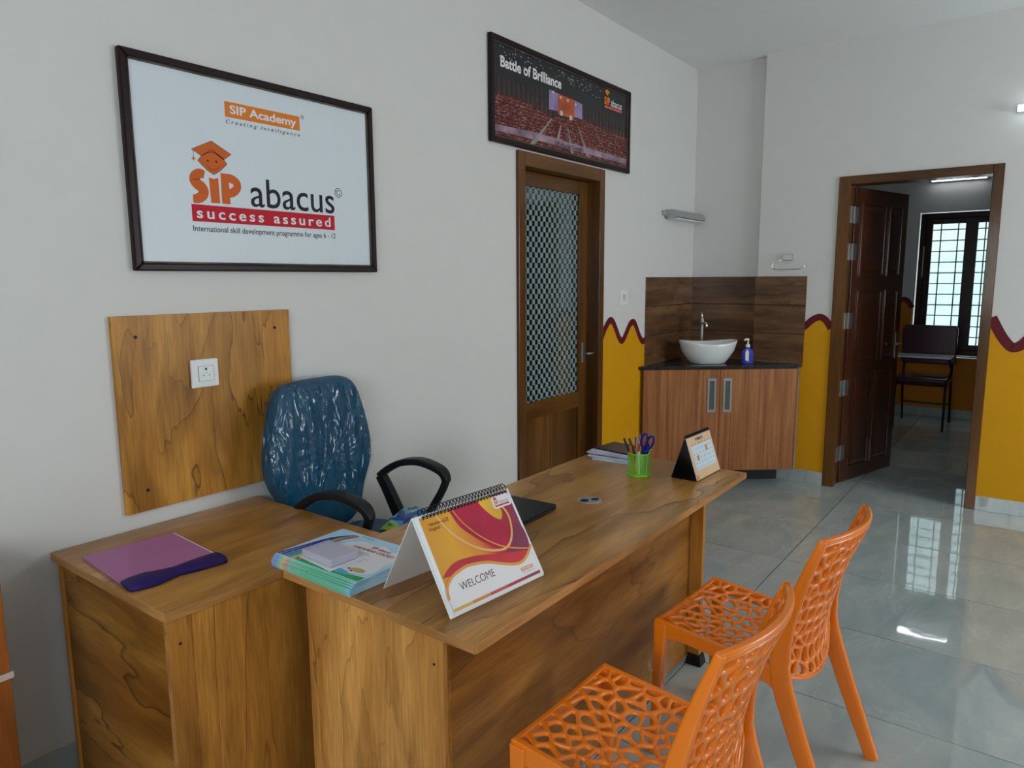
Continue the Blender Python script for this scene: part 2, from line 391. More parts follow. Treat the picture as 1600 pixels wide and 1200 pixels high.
# back room
slab('wall_back_room', M['wall'], 'white wall with the grilled window seen through the doorway', 'wall',
     [(X2, X2+.3, -1.17, .8, 0, CE), (X2, X2+.3, Y2-.2, -2.42, 0, CE), (X2, X2+.3, -2.42, -1.17, 0, .70), (X2, X2+.3, -2.42, -1.17, 2.33, CE)])
slab('wall_back_room_left', M['wall'], 'left side wall of the room behind the doorway', 'wall', [(5.95, X2, .6, .8, 0, CE)])
slab('wall_back_room_right', M['wall'], 'right side wall of the room behind the doorway', 'wall', [(5.95, X2, Y2-.2, Y2, 0, CE)])
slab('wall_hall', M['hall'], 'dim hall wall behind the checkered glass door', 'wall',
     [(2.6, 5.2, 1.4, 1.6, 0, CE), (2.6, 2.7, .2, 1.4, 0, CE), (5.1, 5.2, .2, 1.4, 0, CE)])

# floor: grout bed and tiles laid in a 1.333 x 0.667 grid
fl = slab('floor', M['grout'], 'polished grey marble tile floor', 'floor', [(RX-.2, X2+.2, RY-.2, 1.6, -.12, -.008)])
tw, tl = .6667, 1.3333
tb = B().box(.0028, tw-.0028, .0028, tl-.0028, -.012, 0)
first = tb.build('floor_tile', M['marble'], fl, bevel=.0008)
k = 0
for i in range(-7, 12):
    for j in range(-5, 2):
        x = 2.722+(i-0)*tw-0*tw; y = -1.353+j*tl
        if x+tw < RX-.1 or x > X2+.1 or y > 1.2 or y+tl < RY: continue
        o = first if k == 0 else first.copy()
        if k: col.objects.link(o); o.parent = fl
        o.location = (x, y, 0); k += 1

# skirting of the same marble
def skirt(name, label, *b):
    return struct(B().box(*b).build(name, M['marble'], bevel=.002), label, 'skirting')
skirt('baseboard_left', 'grey marble skirting along the left wall', .70, 3.311, -.012, 0, 0, .1)
skirt('baseboard_niche', 'grey marble skirting behind the basin cabinet', 4.281, 5.815, -.012, 0, 0, .1)
skirt('baseboard_back', 'grey marble skirting between basin cabinet and doorway', XB-.012, XB, -1.145, -.575, 0, .1)
skirt('baseboard_back_right', 'grey marble skirting right of the doorway', XB-.012, XB, RY, -2.147, 0, .1)
skirt('baseboard_back_room', 'grey marble skirting under the back room window', X2-.012, X2, Y2, .6, 0, .1)

# painted zigzag dado: yellow field, maroon ribbon
def dado(n, P, pts, w_, label, ym, z0=.1):
    t = B()
    cur = spline(pts, 8)
    o = band_under(P, cur, z0, .002).build('trim_%d' % n, ym); struct(o, label, 'painted dado')
    r_ = ribbon(P, cur, w_, .0028); r_.build('wavy_stripe', M['maroon'], o)
dado(1, PL, [(4.281, 1.185), (4.33, 1.255), (4.385, 1.305), (4.425, 1.312), (4.465, 1.28), (4.52, 1.205), (4.56, 1.165), (4.60, 1.165),
             (4.645, 1.21), (4.70, 1.27), (4.74, 1.285), (4.78, 1.27), (4.85, 1.18), (4.90, 1.135), (4.942, 1.135)], .048,
     'yellow painted dado with maroon zigzag stripe beside the checkered door', M['yellow'])
dado(2, PB, [(.935, 1.215), (.96, 1.235), (1.0, 1.275), (1.04, 1.30), (1.075, 1.302), (1.11, 1.275), (1.145, 1.22)], .05,
     'yellow painted dado with maroon stripe between basin and doorway', M['yellow'])
wv = [(2.147, 1.33), (2.16, 1.305), (2.21, 1.21), (2.26, 1.145), (2.29, 1.135), (2.33, 1.16), (2.40, 1.25), (2.46, 1.32), (2.51, 1.34), (2.56, 1.31)]
q = list(wv)
while q[-1][0] < 5.4:
    x = q[-1][0]
    q += [(x+.10, 1.19), (x+.16, 1.14), (x+.20, 1.14), (x+.27, 1.20), (x+.38, 1.32), (x+.43, 1.34), (x+.48, 1.31)]
dado(3, PB, q, .062, 'yellow painted dado with maroon zigzag stripe right of the doorway', M['yellow'])
P2 = plane((X2, 0, 0), (0, -1, 0), (0, 0, 1))
dado(4, P2, [(-.6, 1.2), (-.4, 1.35), (-.2, 1.2), (0, 1.1), (.25, 1.15), (.5, 1.34), (.7, 1.2), (.9, 1.15), (1.0, 1.3), (1.06, 1.345), (1.11, 1.335), (1.15, 1.28), (1.17, 1.25)], .055,
     'orange painted dado with maroon stripe left of the back room window', M['orange_paint'])
struct(B().box(X2-.002, X2, -2.42, -1.17, .1, .70).build('trim_5', M['orange_paint']), 'orange painted wall under the back room window', 'painted dado')
dado(6, P2, [(2.42, 1.2), (2.6, 1.34), (2.8, 1.15), (3.1, 1.34), (3.4, 1.15), (3.7, 1.34), (4.3, 1.15)], .055,
     'orange painted dado with maroon stripe right of the back room window', M['orange_paint'])

# plain windows outside the frame, where the daylight comes from
def plain_window(n, label, P, a0, a1, b0, b1, mull):
    t = thing('window_%d' % n, label, 'window', kind='structure')
    b = B(); f = .05
    b.pbox(P, a0, a1, b0, b0+f, -.14, -.08); b.pbox(P, a0, a1, b1-f, b1, -.14, -.08)
    for k_ in range(mull+1):
        a = a0+(a1-a0-f)*k_/mull; b.pbox(P, a, a+f, b0+f, b1-f, -.14, -.08)
    b.build('window_frame', M['teak'], t)
    B().pbox(P, a0+f, a1-f, b0+f, b1-f, -.112, -.108).build('window_pane', M['glass'], t)
plain_window(2, 'wide wooden window on the right wall outside the picture', plane((0, RY, 0), (-1, 0, 0), (0, 0, 1)), -5.1, -3.1, .87, 2.37, 3)
plain_window(3, 'wooden window behind the photographer', plane((RX, 0, 0), (0, 1, 0), (0, 0, 1)), -3.8, -1.4, 1.1, 2.4, 3)

# ------------------------------------------------------------------ door 1: checkered glass door in the left wall
d1 = thing('door_1', 'teak door with checkered frosted glass in the left wall', 'door', (3.8, 0, 0), kind='structure')
fr = B().box(3.311, 3.376, -.02, .13, 0, 2.317).box(4.218, 4.281, -.02, .13, 0, 2.317)
fr.build('door_frame', M['teak'], d1, bevel=.003)
B().box(3.376, 4.218, -.02, .13, 2.238, 2.317).build('head_rail', M['teak_x'], d1, bevel=.003)
lf = B().box(3.378, 3.485, .075, .11, .004, 2.235).box(4.112, 4.216, .075, .11, .004, 2.235)
leaf = lf.build('door_leaf', M['teak'], d1, bevel=.002)
B().box(3.485, 4.112, .075, .11, 2.150, 2.235).box(3.485, 4.112, .075, .11, .735, .842).box(3.485, 4.112, .075, .11, .004, .16).build('door_rail', M['teak_x'], leaf, bevel=.002)
B().box(3.485, 3.795, .088, .104, .16, .735).box(3.80, 4.112, .088, .104, .16, .735).build('lower_panel', M['teak'], leaf, bevel=.003)
B().box(3.485, 4.112, .090, .096, .842, 2.150).build('glass_pane', M['checker'], d1)
hd = B().box(4.150, 4.186, .070, .075, 1.035, 1.175).build('handle_plate', M['steel'], d1, bevel=.002)
B().sweep([(4.168, .072, 1.10), (4.168, .035, 1.10), (4.178, .025, 1.10), (4.255, .025, 1.098)], (.007, .009), (0, 0, 1)).build('door_handle', M['steel'], hd, bevel=.001)

# ------------------------------------------------------------------ door 2: open panelled door in the back wall
d2 = thing('door_2', 'open dark panelled wooden door leading to the back room', 'door', (XB, -1.65, 0), kind='structure')
B().box(5.735, 5.90, -1.226, -1.145, 0, 2.329).box(5.735, 5.90, -2.147, -2.084, 0, 2.329).build('door_frame', M['teak'], d2, bevel=.004)
B().box(5.735, 5.90, -2.084, -1.226, 2.268, 2.329).build('head_rail', M['teak_y'], d2, bevel=.004)
PF = plane((5.865, -1.240, 0), (.842, -.24, 0), (0, 0, 1))
lw, lh = .835, 2.262
leaf = B().pbox(PF, 0, lw, .008, lh, -.034, 0).build('door_leaf', M['teak_dark'], d2, bevel=.003)
def raised(a0, a1, b0, b1):
    b = B()
    for (q0, q1, r0_, r1_) in ((a0, a1, b0, b0+.014), (a0, a1, b1-.014, b1), (a0, a0+.014, b0+.014, b1-.014), (a1-.014, a1, b0+.014, b1-.014)):
        b.pbox(PF, q0, q1, r0_, r1_, 0, .009)
    i = .05
    b.ring([[PF(a0+.02, b0+.02, 0), PF(a1-.02, b0+.02, 0), PF(a1-.02, b1-.02, 0), PF(a0+.02, b1-.02, 0)],
            [PF(a0+i, b0+i, .010), PF(a1-i, b0+i, .010), PF(a1-i, b1-i, .010), PF(a0+i, b1-i, .010)]])
    b.build('door_panel', M['teak_dark'], leaf, bevel=.002)
for q in ((.10, .47, 1.61, 2.155), (.53, .74, 1.61, 2.155), (.10, .47, .94, 1.50), (.53, .74, .94, 1.50), (.10, .40, .11, .85), (.45, .74, .11, .85)):
    raised(*q)
for z in (2.06, 1.79, 1.275, .76, .245):
    h = B().box(5.79, 5.855, -1.232, -1.2262, z-.06, z+.06); h.pbox(PF, .004, .05, z-.06, z+.06, 0, .003)
    h.tube([(5.862, -1.236, z-.062), (5.862, -1.236, z+.062)], .007, 8)
    h.build('hinge', M['steel'], d2)
pl_ = B().pbox(PF, .765, .80, .94, 1.15, 0, .005).build('handle_plate', M['steel'], leaf, bevel=.002)
B().sweep([PF(.782, 1.06, .004), PF(.782, 1.06, .045), PF(.77, 1.06, .052), PF(.68, 1.06, .052)], (.007, .009), (0, 0, 1)).build('door_handle', M['steel'], leaf)

# ------------------------------------------------------------------ window 1 (back room)
w1 = thing('window_1', 'dark wooden window with metal grille in the back room', 'window', (X2, -1.8, .7), kind='structure')
def wfr(a0, a1, b0, b1, f, c0, c1, name, mat):
    b = B().pbox(P2, a0, a0+f, b0, b1, c0, c1).pbox(P2, a1-f, a1, b0, b1, c0, c1).pbox(P2, a0+f, a1-f, b0, b0+f, c0, c1).pbox(P2, a0+f, a1-f, b1-f, b1, c0, c1)
    return b.build(name, mat, w1, bevel=.003)
wfr(1.19, 2.40, .715, 2.315, .06, -.12, -.03, 'window_frame', M['maroon_wood'])
for a0, a1 in ((1.25, 1.69), (1.685, 2.12), (2.12, 2.34)):
    wfr(a0, a1, .775, 2.255, .062 if a1 < 2.3 else .04, -.085, -.04, 'window_sash', M['maroon_wood'])
    B().pbox(P2, a0+.06, a1-.06, .83, 2.19, -.066, -.062).build('window_pane', M['glass'], w1)
g = B()
z = 2.134
while z > .8:
    g.pbox(P2, 1.25, 2.34, z-.006, z+.006, -.15, -.140); z -= .1215
for a in (1.385, 1.552, 1.81, 1.97, 2.2): g.pbox(P2, a-.006, a+.006, .775, 2.255, -.140, -.130)
g.build('window_grille', M['ink'], w1)
B().box(X2-.03, X2+.17, -2.42, -1.17, .685, .70).build('window_sill', M['marble'], w1)
B().pbox(P2, 1.232, 1.246, 1.60, 1.95, -.03, -.018).build('stay_bar', M['steel'], w1, bevel=.002)
# added pale card outside it, sky-lit so the panes look bright
ob = B()
for k in range(16): ob.box(10.9, 10.93, -6, 2, .1+k*.2, .1+k*.2+.197)
struct(ob.build('card_outside', simple('pale_card', (.80, .86, .86), .8)), 'added pale ribbed card outside the back room window', 'wall')

# ------------------------------------------------------------------ back room lamp + chair
lt = thing('tube_light', 'white tube light high on the back room wall', 'lamp', (X2-.04, -1.55, 2.69))
B().box(X2-.05, X2, -1.80, -1.27, 2.652, 2.684).build('lamp_body', M['white'], lt, bevel=.003)
B().box(X2-.075, X2-.05, -1.79, -1.28, 2.656, 2.676).build('diffuser', M['led2'], lt)

tc_ = thing('writing_tablet_chair', 'maroon padded chair with writing tablet by the back room window', 'chair', (8.75, -1.40, 0), radians(0))
# faces -x
B().ring([[(8.93+dx+.02*z2, y, .665+z2) for y, z2 in ((-1.69, .02), (-1.67, .0), (-1.19, .0), (-1.17, .02), (-1.17, .39), (-1.20, .42), (-1.66, .42), (-1.69, .39))] for dx in (-.025, .025)]).build('backrest', M['maroon_pad'], tc_, smooth=False, bevel=.012)
B().box(8.45, 8.88, -1.67, -1.18, .50, .56).build('seat', M['maroon_pad'], tc_, bevel=.02)
for y in (-1.66, -1.20):
    B().tube([(8.97, y, .98), (8.94, y, .66), (8.90, y, .50), (8.98, y, .25), (9.06, y, .012)], .012, 8).build('rear_leg', M['black'], tc_, smooth=True)
    B().tube([(8.88, y, .50), (8.48, y, .49), (8.45, y, .46), (8.44, y, .012)], .012, 8).build('front_leg', M['black'], tc_, smooth=True)
B().tube([(8.48, -1.66, .485), (8.48, -1.20, .485)], .011, 8).build('cross_bar', M['black'], tc_)
B().tube([(9.0, -1.66, .22), (9.0, -1.20, .22)], .009, 8).build('cross_bar', M['black'], tc_)
B().box(8.30, 8.60, -1.70, -1.10, .782, .800).build('writing_tablet', simple('pale_lilac_laminate', (.78, .74, .82), .15), tc_, bevel=.004)
B().tube([(8.62, -1.66, .50), (8.55, -1.69, .65), (8.50, -1.66, .782)], .010, 8).build('tablet_arm', M['black'], tc_)

# ------------------------------------------------------------------ corner basin unit
for P, a0, a1, par in ((PL, 4.942, 5.815, wl), (plane((5.815, 0, 0), (0, -1, 0), (0, 0, 1)), .004, .575, wb), (PB, .576, .956, wb)):
    B().pbox(P, a0+.002, a1-.002, .944, 1.613, 0, .005).build('tile_bedding', M['grout'], par)
for r in range(3):      # wood-look splash tiles, three rows on each face
    z0, z1 = .943+r*.224, .943+(r+1)*.224
    for (P, a0, a1, par) in ((PL, 4.942, 5.815, wl), (plane((5.815, 0, 0), (0, -1, 0), (0, 0, 1)), .012, .575, wb), (PB, .563, .956, wb)):
        b = B().pbox(P, a0, a1-.0015, z0+.002, z1-.002, 0, .012)
        o = b.build('splash_tile', M['splash'] if par is wl else None, par, bevel=.0015) if par is wl else None
        if o is None:
            if 'splash_y' not in M:
                M['splash_y'] = wood('wood_look_tile_back', (.19, .092, .040), (.095, .040, .016), (.025, .010, .005), 'Y', 23, .22, k=5, sc=2.0, along=.2, rnd=9.0)
            b.build('splash_tile', M['splash_y'], par, bevel=.0015)
F0 = Vector((4.885, -.02, 0)); F1 = Vector((5.64, -.945, 0))
PD = plane(F0, F1-F0, (0, 0, 1)); LD = (F1-F0).length
cb = thing('basin_cabinet', 'corner wash cabinet with reddish striped wood doors', 'cabinet', (5.4, -.35, 0))
B().prism(plane((0, 0, 0), (1, 0, 0), (0, 1, 0)), [(4.94, -.014), (5.80, -.014), (5.80, -.57), (5.735, -.57), (5.735, -.93), (5.66, -.93)], .13, .905).build('body', M['cab'], cb)
B().prism(plane((0, 0, 0), (1, 0, 0), (0, 1, 0)), [(5.10, -.016), (5.79, -.016), (5.79, -.57), (5.73, -.57), (5.73, -.80)], 0, .13).build('plinth', M['black'], cb)
mid = .592
for (a0, a1, h0) in ((.004, mid-.0015, .496), (mid+.0015, LD-.002, .618)):
    dr = B().pbox(PD, a0, a1, .125, .915, .0, .018).build('door', M['cab'], cb, bevel=.001)
    hb = B(); hw = .066
    hb.pbox(PD, h0, h0+hw, .585, .605, .018, .024).pbox(PD, h0, h0+hw, .828, .848, .018, .024).pbox(PD, h0, h0+.015, .605, .828, .018, .024).pbox(PD, h0+hw-.015, h0+hw, .605, .828, .018, .024)
    hh = hb.build('handle', M['steel'], dr, bevel=.001)
    B().pbox(PD, h0+.015, h0+hw-.015, .605, .828, .018, .0195).build('handle_recess', simple('shadow_grey_metal', (.10, .10, .10), .4, .5), dr)  # darker grey paints the shade inside the pull
ct = thing('countertop', 'black granite corner countertop under the white basin', 'countertop', (5.4, -.3, .915))
nx = PD.n
e0 = F0+nx*.035+Vector((0, .02, 0)); e1 = F1+nx*.035
B().prism(plane((0, 0, 0), (1, 0, 0), (0, 1, 0)), [(4.845, -.001), (5.803-.0, -.001), (5.803, -.563), (5.737, -.563), (5.737, -.956), (5.70, -.956), (5.625, -.955)], .917, .942).build('slab', M['granite'], ct, bevel=.003)

bs = thing('wash_basin', 'white ceramic vessel basin on black countertop', 'basin', (5.38, -.33, .943), radians(-50))
# local x runs along the cabinet front
prof_o = [(.125, 0), (.135, .006), (.165, .05), (.195, .10), (.212, .15), (.216, .168), (.210, .172), (.203, .165), (.19, .12), (.16, .06), (.11, .03), (.02, .024)]
rings = []
for r, z in prof_o:
    rings.append([(r*1.06*cos(2*pi*j/48), r*.80*sin(2*pi*j/48), z+(.012*(cos(4*pi*j/48)) if z > .14 else 0)) for j in range(48)])
B().ring(rings).build('bowl', M['ceramic'], bs, world=False, smooth=True)
B().lathe((0, 0, .0245), [(.022, 0), (.022, .003), (.004, .004)], 16).build('drain', M['chrome'], bs, world=False)
tp = thing('basin_tap', 'chrome pillar tap behind the white basin', 'tap', (5.555, -.205, .943))
B().lathe((5.555, -.205, .943), [(.028, 0), (.028, .01), (.016, .02), (.0145, .29), (.018, .295), (.018, .335), (.012, .345)], 16).build('pillar', M['chrome'], tp, smooth=False, bevel=.001)
B().tube([(5.555, -.205, 1.245), (5.51, -.245, 1.247), (5.475, -.275, 1.24), (5.468, -.281, 1.215)], [.013, .012, .013, .013], 10).build('spout', M['chrome'], tp, smooth=True)
B().tube([(5.555, -.205, 1.288), (5.565, -.195, 1.325)], [.012, .010], 10).build('lever', M['chrome'], tp, smooth=True)
sp = thing('soap_bottle', 'blue liquid soap pump bottle right of the basin', 'bottle', (5.50, -.605, .943), radians(-50))
blue_liq = simple('blue_soap', (.03, .05, .38), .12, var=.1, Coat_Weight=.6)
B().ring([[(a*sx, b*sy, z) for a, b in ((1, .6), (.6, 1), (-.6, 1), (-1, .6), (-1, -.6), (-.6, -1), (.6, -1), (1, -.6))] for sx, sy, z in
          ((.040, .024, 0), (.043, .026, .006), (.043, .026, .09), (.038, .024, .105), (.016, .014, .122), (.014, .013, .130))]).build('bottle_body', blue_liq, sp, world=False, bevel=.002)
B().lathe((0, 0, .130), [(.017, 0), (.017, .018), (.007, .022), (.006, .05), (.010, .052), (.010, .062)], 14).build('pump', M['white'], sp, world=False)
B().sweep([(0, 0, .189), (-.02, -.01, .190), (-.036, -.016, .184)], [(.008, .005), (.007, .005), (.005, .004)], (0, 0, 1)).build('nozzle', M['white'], sp, world=False)
PSL = plane((0, -.0265, 0), (1, 0, 0), (0, 0, 1))
B().prism(PSL, [(-.026, .03), (.0, .02), (.0, .095), (-.015, .115), (-.028, .09)], 0, .0012).build('bottle_label', M['print_white'], sp, world=False)
rg = thing('towel_ring', 'chrome towel ring on the wall above the splash tiles', 'towel ring', (XB, -.80, 1.75))
B().pbox(PB, .766, .845, 1.733, 1.783, 0, .022).build('wall_plate', M['chrome'], rg, bevel=.006)
B().tube([PB(.775, 1.742, .02), PB(.745, 1.735, .045), PB(.715, 1.71, .06), PB(.70, 1.69, .065), PB(.715, 1.672, .065), PB(.76, 1.665, .065), PB(.90, 1.668, .065), PB(.92, 1.672, .065), PB(.955, 1.70, .06)], .005, 8).build('ring', M['chrome'], rg, smooth=True)
ml = thing('mirror_light', 'small grey aluminium bar light on the wall above the basin', 'lamp', (5.5, 0, 2.10))
B().box(5.19, 5.30, -.03, 0, 2.085, 2.12).build('bracket', M['alu'], ml, bevel=.003)
PM = plane((5.22, -.06, 2.10), (0, 1, 0), (0, 0, 1))
sec = [(-.045, -.02), (-.04, .02), (-.01, .035), (.05, .035), (.058, .02), (.058, -.018), (.03, -.03), (-.02, -.032)]
B().ring([[(x, -.06+a, 2.095+b) for a, b in sec] for x in (5.24, 5.80)]).build('lamp_body', M['alu'], ml, bevel=.004)
B().box(5.26, 5.78, -.10, -.02, 2.058, 2.0645).build('diffuser', M['white'], ml)
sw = thing('light_switch', 'white switch plate between checkered door and splash tiles', 'switch', (4.59, 0, 1.47))
B().box(4.538, 4.645, -.009, 0, 1.415, 1.522).build('switch_plate', M['white'], sw, bevel=.004)
B().box(4.572, 4.612, -.014, -.009, 1.445, 1.492).build('rocker', simple('rocker_grey', (.55, .56, .57), .3), sw, bevel=.002)
lb = thing('wall_light', 'lit white LED wall light right of the doorway', 'lamp', (XB, -2.45, 2.65))
B().pbox(PB, 2.185, 2.70, 2.634, 2.674, 0, .035).build('lamp_body', M['white'], lb, bevel=.004)
B().pbox(PB, 2.187, 2.698, 2.636, 2.672, .036, .060).build('diffuser', M['led'], lb)

# ------------------------------------------------------------------ wall panel, socket, posters
wp = thing('wooden_wall_panel', 'square brown wood panel screwed to the white wall', 'panel', (1.41, 0, .815))
B().box(1.070, 1.753, -.018, 0, .815, 1.487).build('panel_board', M['board'], wp, bevel=.001)
for x, z in ((1.145, 1.416), (1.684, 1.418), (1.145, .887), (1.684, .887)):
    B().prism(PL, disc(x, z, .006, .006, 12), .018, .0192).build('screw', M['ink'], wp)
sk = thing('wall_socket', 'white square socket plate on the wood wall panel', 'socket', (1.377, -.018, 1.27))
B().box(1.325, 1.430, -.030, -.0181, 1.219, 1.322).build('socket_plate', M['white'], sk, bevel=.005)
B().box(1.351, 1.408, -.0325, -.030, 1.243, 1.297).build('socket_insert', M['paper'], sk, bevel=.001)
g = B()
for (a0, a1, b0, b1) in ((1.350, 1.409, 1.296, 1.298), (1.350, 1.409, 1.242, 1.244), (1.350, 1.352, 1.244, 1.296), (1.407, 1.409, 1.244, 1.296)):
    g.pbox(PL, a0, a1, b0, b1, .0305, .0330)
g.build('insert_outline', M['steel'], sk)
PS = lambda a, b, c=0: PL(a, b, c)
B().prism(PL, disc(1.379, 1.286, .004, .005, 12), .0326, .033).prism(PL, disc(1.369, 1.263, .004, .0015, 8), .0326, .033).prism(PL, disc(1.391, 1.263, .004, .0015, 8), .0326, .033).prism(PL, disc(1.379, 1.272, .0015, .002, 8), .0326, .033).build('socket_hole', M['ink'], sk)

def poster(name, label, x0, x1, z0, z1, fwid, mat, gild=True):
    t = thing(name, label, 'poster', ((x0+x1)/2, 0, z0))
    T = .028
    for (poly) in ([(x0, z0), (x1, z0), (x1-fwid, z0+fwid), (x0+fwid, z0+fwid)], [(x1, z0), (x1, z1), (x1-fwid, z1-fwid), (x1-fwid, z0+fwid)],
                   [(x1, z1), (x0, z1), (x0+fwid, z1-fwid), (x1-fwid, z1-fwid)], [(x0, z1), (x0, z0), (x0+fwid, z0+fwid), (x0+fwid, z1-fwid)]):
        B().prism(PL, poly, .002, T).build('frame_side', M['frame'], t, bevel=.005)
    i = fwid
    if gild:
        b = B()
        for (a0, a1, b0, b1) in ((x0+i, x1-i, z0+i, z0+i+.006), (x0+i, x1-i, z1-i-.006, z1-i), (x0+i, x0+i+.006, z0+i, z1-i), (x1-i-.006, x1-i, z0+i, z1-i)):
            b.pbox(PL, a0, a1, b0, b1, .010, .021)
        b.build('inner_lip', M['gilt'], t)
    B().pbox(PL, x0+i-.004, x1-i+.004, z0+i-.004, z1-i+.004, .003, .015).build('print_sheet', mat, t)
    return t
p1 = poster('framed_poster', 'large framed white poster with orange logo above the wood panel', 1.160, 2.228, 1.636, 2.345, .026, M['board_white'])
def quadf(name, mat, par, P, q, c): return flat(name, mat, par, P, q, c)
c0 = .0152
rect('orange_label', M['logo_orange2'], p1, PL, 1.5275, 1.851, 2.190, 2.244, c0)
text('SIP Academy', M['print_white'], p1, PL, 1.547, 1.835, 2.194, 2.234, c0+.0008, offset=.025)
text('Creating Intelligence', M['ink'], p1, PL, 1.529, 1.850, 2.163, 2.181, c0+.0003, shear=.25, space=1.5, offset=.004)
text('\u00ae', M['ink'], p1, PL, 1.857, 1.874, 2.237, 2.252, c0+.0003)
# logo: cap, diamond head, smile
def lay(name, polys, mat, c, par=p1):
    b = B()
    for q in polys: b.prism(PL, q, c, c+.0003)
    return b.build(name, mat, par)
cap = [(1.390, 2.058), (1.467, 2.096), (1.542, 2.059), (1.511, 2.036), (1.467, 2.062), (1.426, 2.039)]
head = [(1.410, 2.022), (1.426, 2.040), (1.447, 2.053), (1.467, 2.061), (1.490, 2.053), (1.510, 2.040), (1.523, 2.022), (1.496, 1.996), (1.469, 1.979), (1.444, 1.992)]
lay('logo_cap', [cap], M['logo_orange'], c0)
lay('logo_head', [head], M['logo_orange'], c0)
ln = []
for loop in (cap, head):
    for i in range(len(loop)):
        ln.append(stroke([loop[i], loop[(i+1) % len(loop)]], .0012))
ln.append(stroke(spline([(1.443, 2.011), (1.455, 1.999), (1.468, 1.995), (1.481, 1.999), (1.492, 2.011)], 4), .0015))
ln.append(stroke([(1.396, 2.054), (1.396, 2.032)], .0013))
ln += [disc(1.449, 2.025, .0036, .0042, 12), disc(1.481, 2.026, .0036, .0042, 12)]
hat = disc(1.4665, 2.060, .0145, .005, 16)
for i in range(16): ln.append(stroke([hat[i], hat[(i+1) % 16]], .001))
lay('logo_outline', ln, M['ink'], c0+.0005)
st = []
for i in range(8):
    r = .010 if i % 2 == 0 else .0035; st.append((1.396+r*cos(i*pi/4), 2.027+r*sin(i*pi/4)))
lay('logo_tassel', [st], M['logo_orange'], c0)
# chunky S I P letters
S_c = spline([(1.432, 1.975), (1.415, 1.978), (1.398, 1.968), (1.394, 1.953), (1.405, 1.940), (1.420, 1.930), (1.426, 1.915), (1.418, 1.900), (1.400, 1.890), (1.384, 1.889)], 5)
n_ = len(S_c)
bS = B(); L_ = []
wS = [.026+.013*sin(pi*min(1, i/(n_-1)))**.6 for i in range(n_)]
Lp, Rp = [], []
for i, p in enumerate(S_c):
    a = S_c[max(0, i-1)]; b = S_c[min(n_-1, i+1)]; d = Vector((b[0]-a[0], b[1]-a[1])).normalized()
    Lp.append((p[0]-d.y*wS[i]/2, p[1]+d.x*wS[i]/2)); Rp.append((p[0]+d.y*wS[i]/2, p[1]-d.x*wS[i]/2))
bS.flat = True
bS.add([PL(x, y, c0+.0004) for x, y in Lp+Rp], [(i, n_+i, n_+i+1, i+1) for i in range(n_-1)])
bS.build('lettering', M['logo_orange'], p1)
lay('lettering', [[(1.449, 1.968), (1.467, 1.964), (1.485, 1.970), (1.487, 1.880), (1.452, 1.879)]], M['logo_orange'], c0)
Pc = spline([(1.513, 1.972), (1.535, 1.972), (1.555, 1.962), (1.560, 1.947), (1.552, 1.932), (1.535, 1.921), (1.513, 1.917)], 5)
b = B(); s_ = stroke(Pc, .031); n_ = len(Pc); b.flat = True
b.add([PL(x, y, c0+.0004) for x, y in s_], [(i, 2*n_-1-i, 2*n_-2-i, i+1) for i in range(n_-1)])
b.add([PL(x, y, c0+.0005) for x, y in [(1.495, 1.988), (1.495, 1.880), (1.528, 1.880), (1.526, 1.988)]], [(0, 1, 2, 3)])
b.build('lettering', M['logo_orange'], p1)
text('abacus', M['ink'], p1, PL, 1.613, 2.008, 1.878, 1.985, c0+.0004, offset=.004)
text('\u00a9', M['ink'], p1, PL, 2.012, 2.050, 1.947, 1.986, c0+.0004, offset=-.004)
rect('red_bar', M['red'], p1, PL, 1.3765, 2.0055, 1.811, 1.870, c0)
text('success assured', M['print_white'], p1, PL, 1.394, 1.984, 1.822, 1.861, c0+.0008, offset=.018, space=1.35)
text('International skill development programme for ages 6 - 12', M['ink'], p1, PL, 1.377, 2.008, 1.770, 1.797, c0+.0003, offset=.006)

# second poster: photograph of an auditorium, built as flat print
def hall_print():
    m_, nt, b = new_mat('auditorium_print'); setc(b, (.02, .02, .025), .25)
    tc = nd(nt, 'ShaderNodeTexCoord'); sep = nd(nt, 'ShaderNodeSeparateXYZ', {0: tc.outputs['Object']})
    r = ramp(nt, nd(nt, 'ShaderNodeMapRange', {0: sep.outputs[2], 1: 0.0, 2: .55}).outputs[0],
             [(0.0, (.05, .03, .03)), (.45, (.035, .016, .015)), (.55, (.016, .012, .014)), (.9, (.010, .012, .016))])
    wv_ = nd(nt, 'ShaderNodeTexWave', {'Vector': tc.outputs['Object'], 'Scale': 7.0, 'Distortion': 1.0, 'Detail': 1.0}, bands_direction='X')
    wr = ramp(nt, wv_.outputs['Fac'], [(.3, (.5,)*3), (.8, (2.4, 1.6, 1.5))])
    hm = ramp(nt, nd(nt, 'ShaderNodeMapRange', {0: sep.outputs[2], 1: 0.0, 2: .55}).outputs[0], [(.4, (1,)*3), (.62, (1,)*3), (.68, (0,)*3)])
    c = mixc(nt, hm.outputs[0], r.outputs[0], mixc(nt, 1.0, r.outputs[0], wr.outputs[0], 'MULTIPLY'))
    nt.links.new(c, b.inputs['Base Color']); return m_
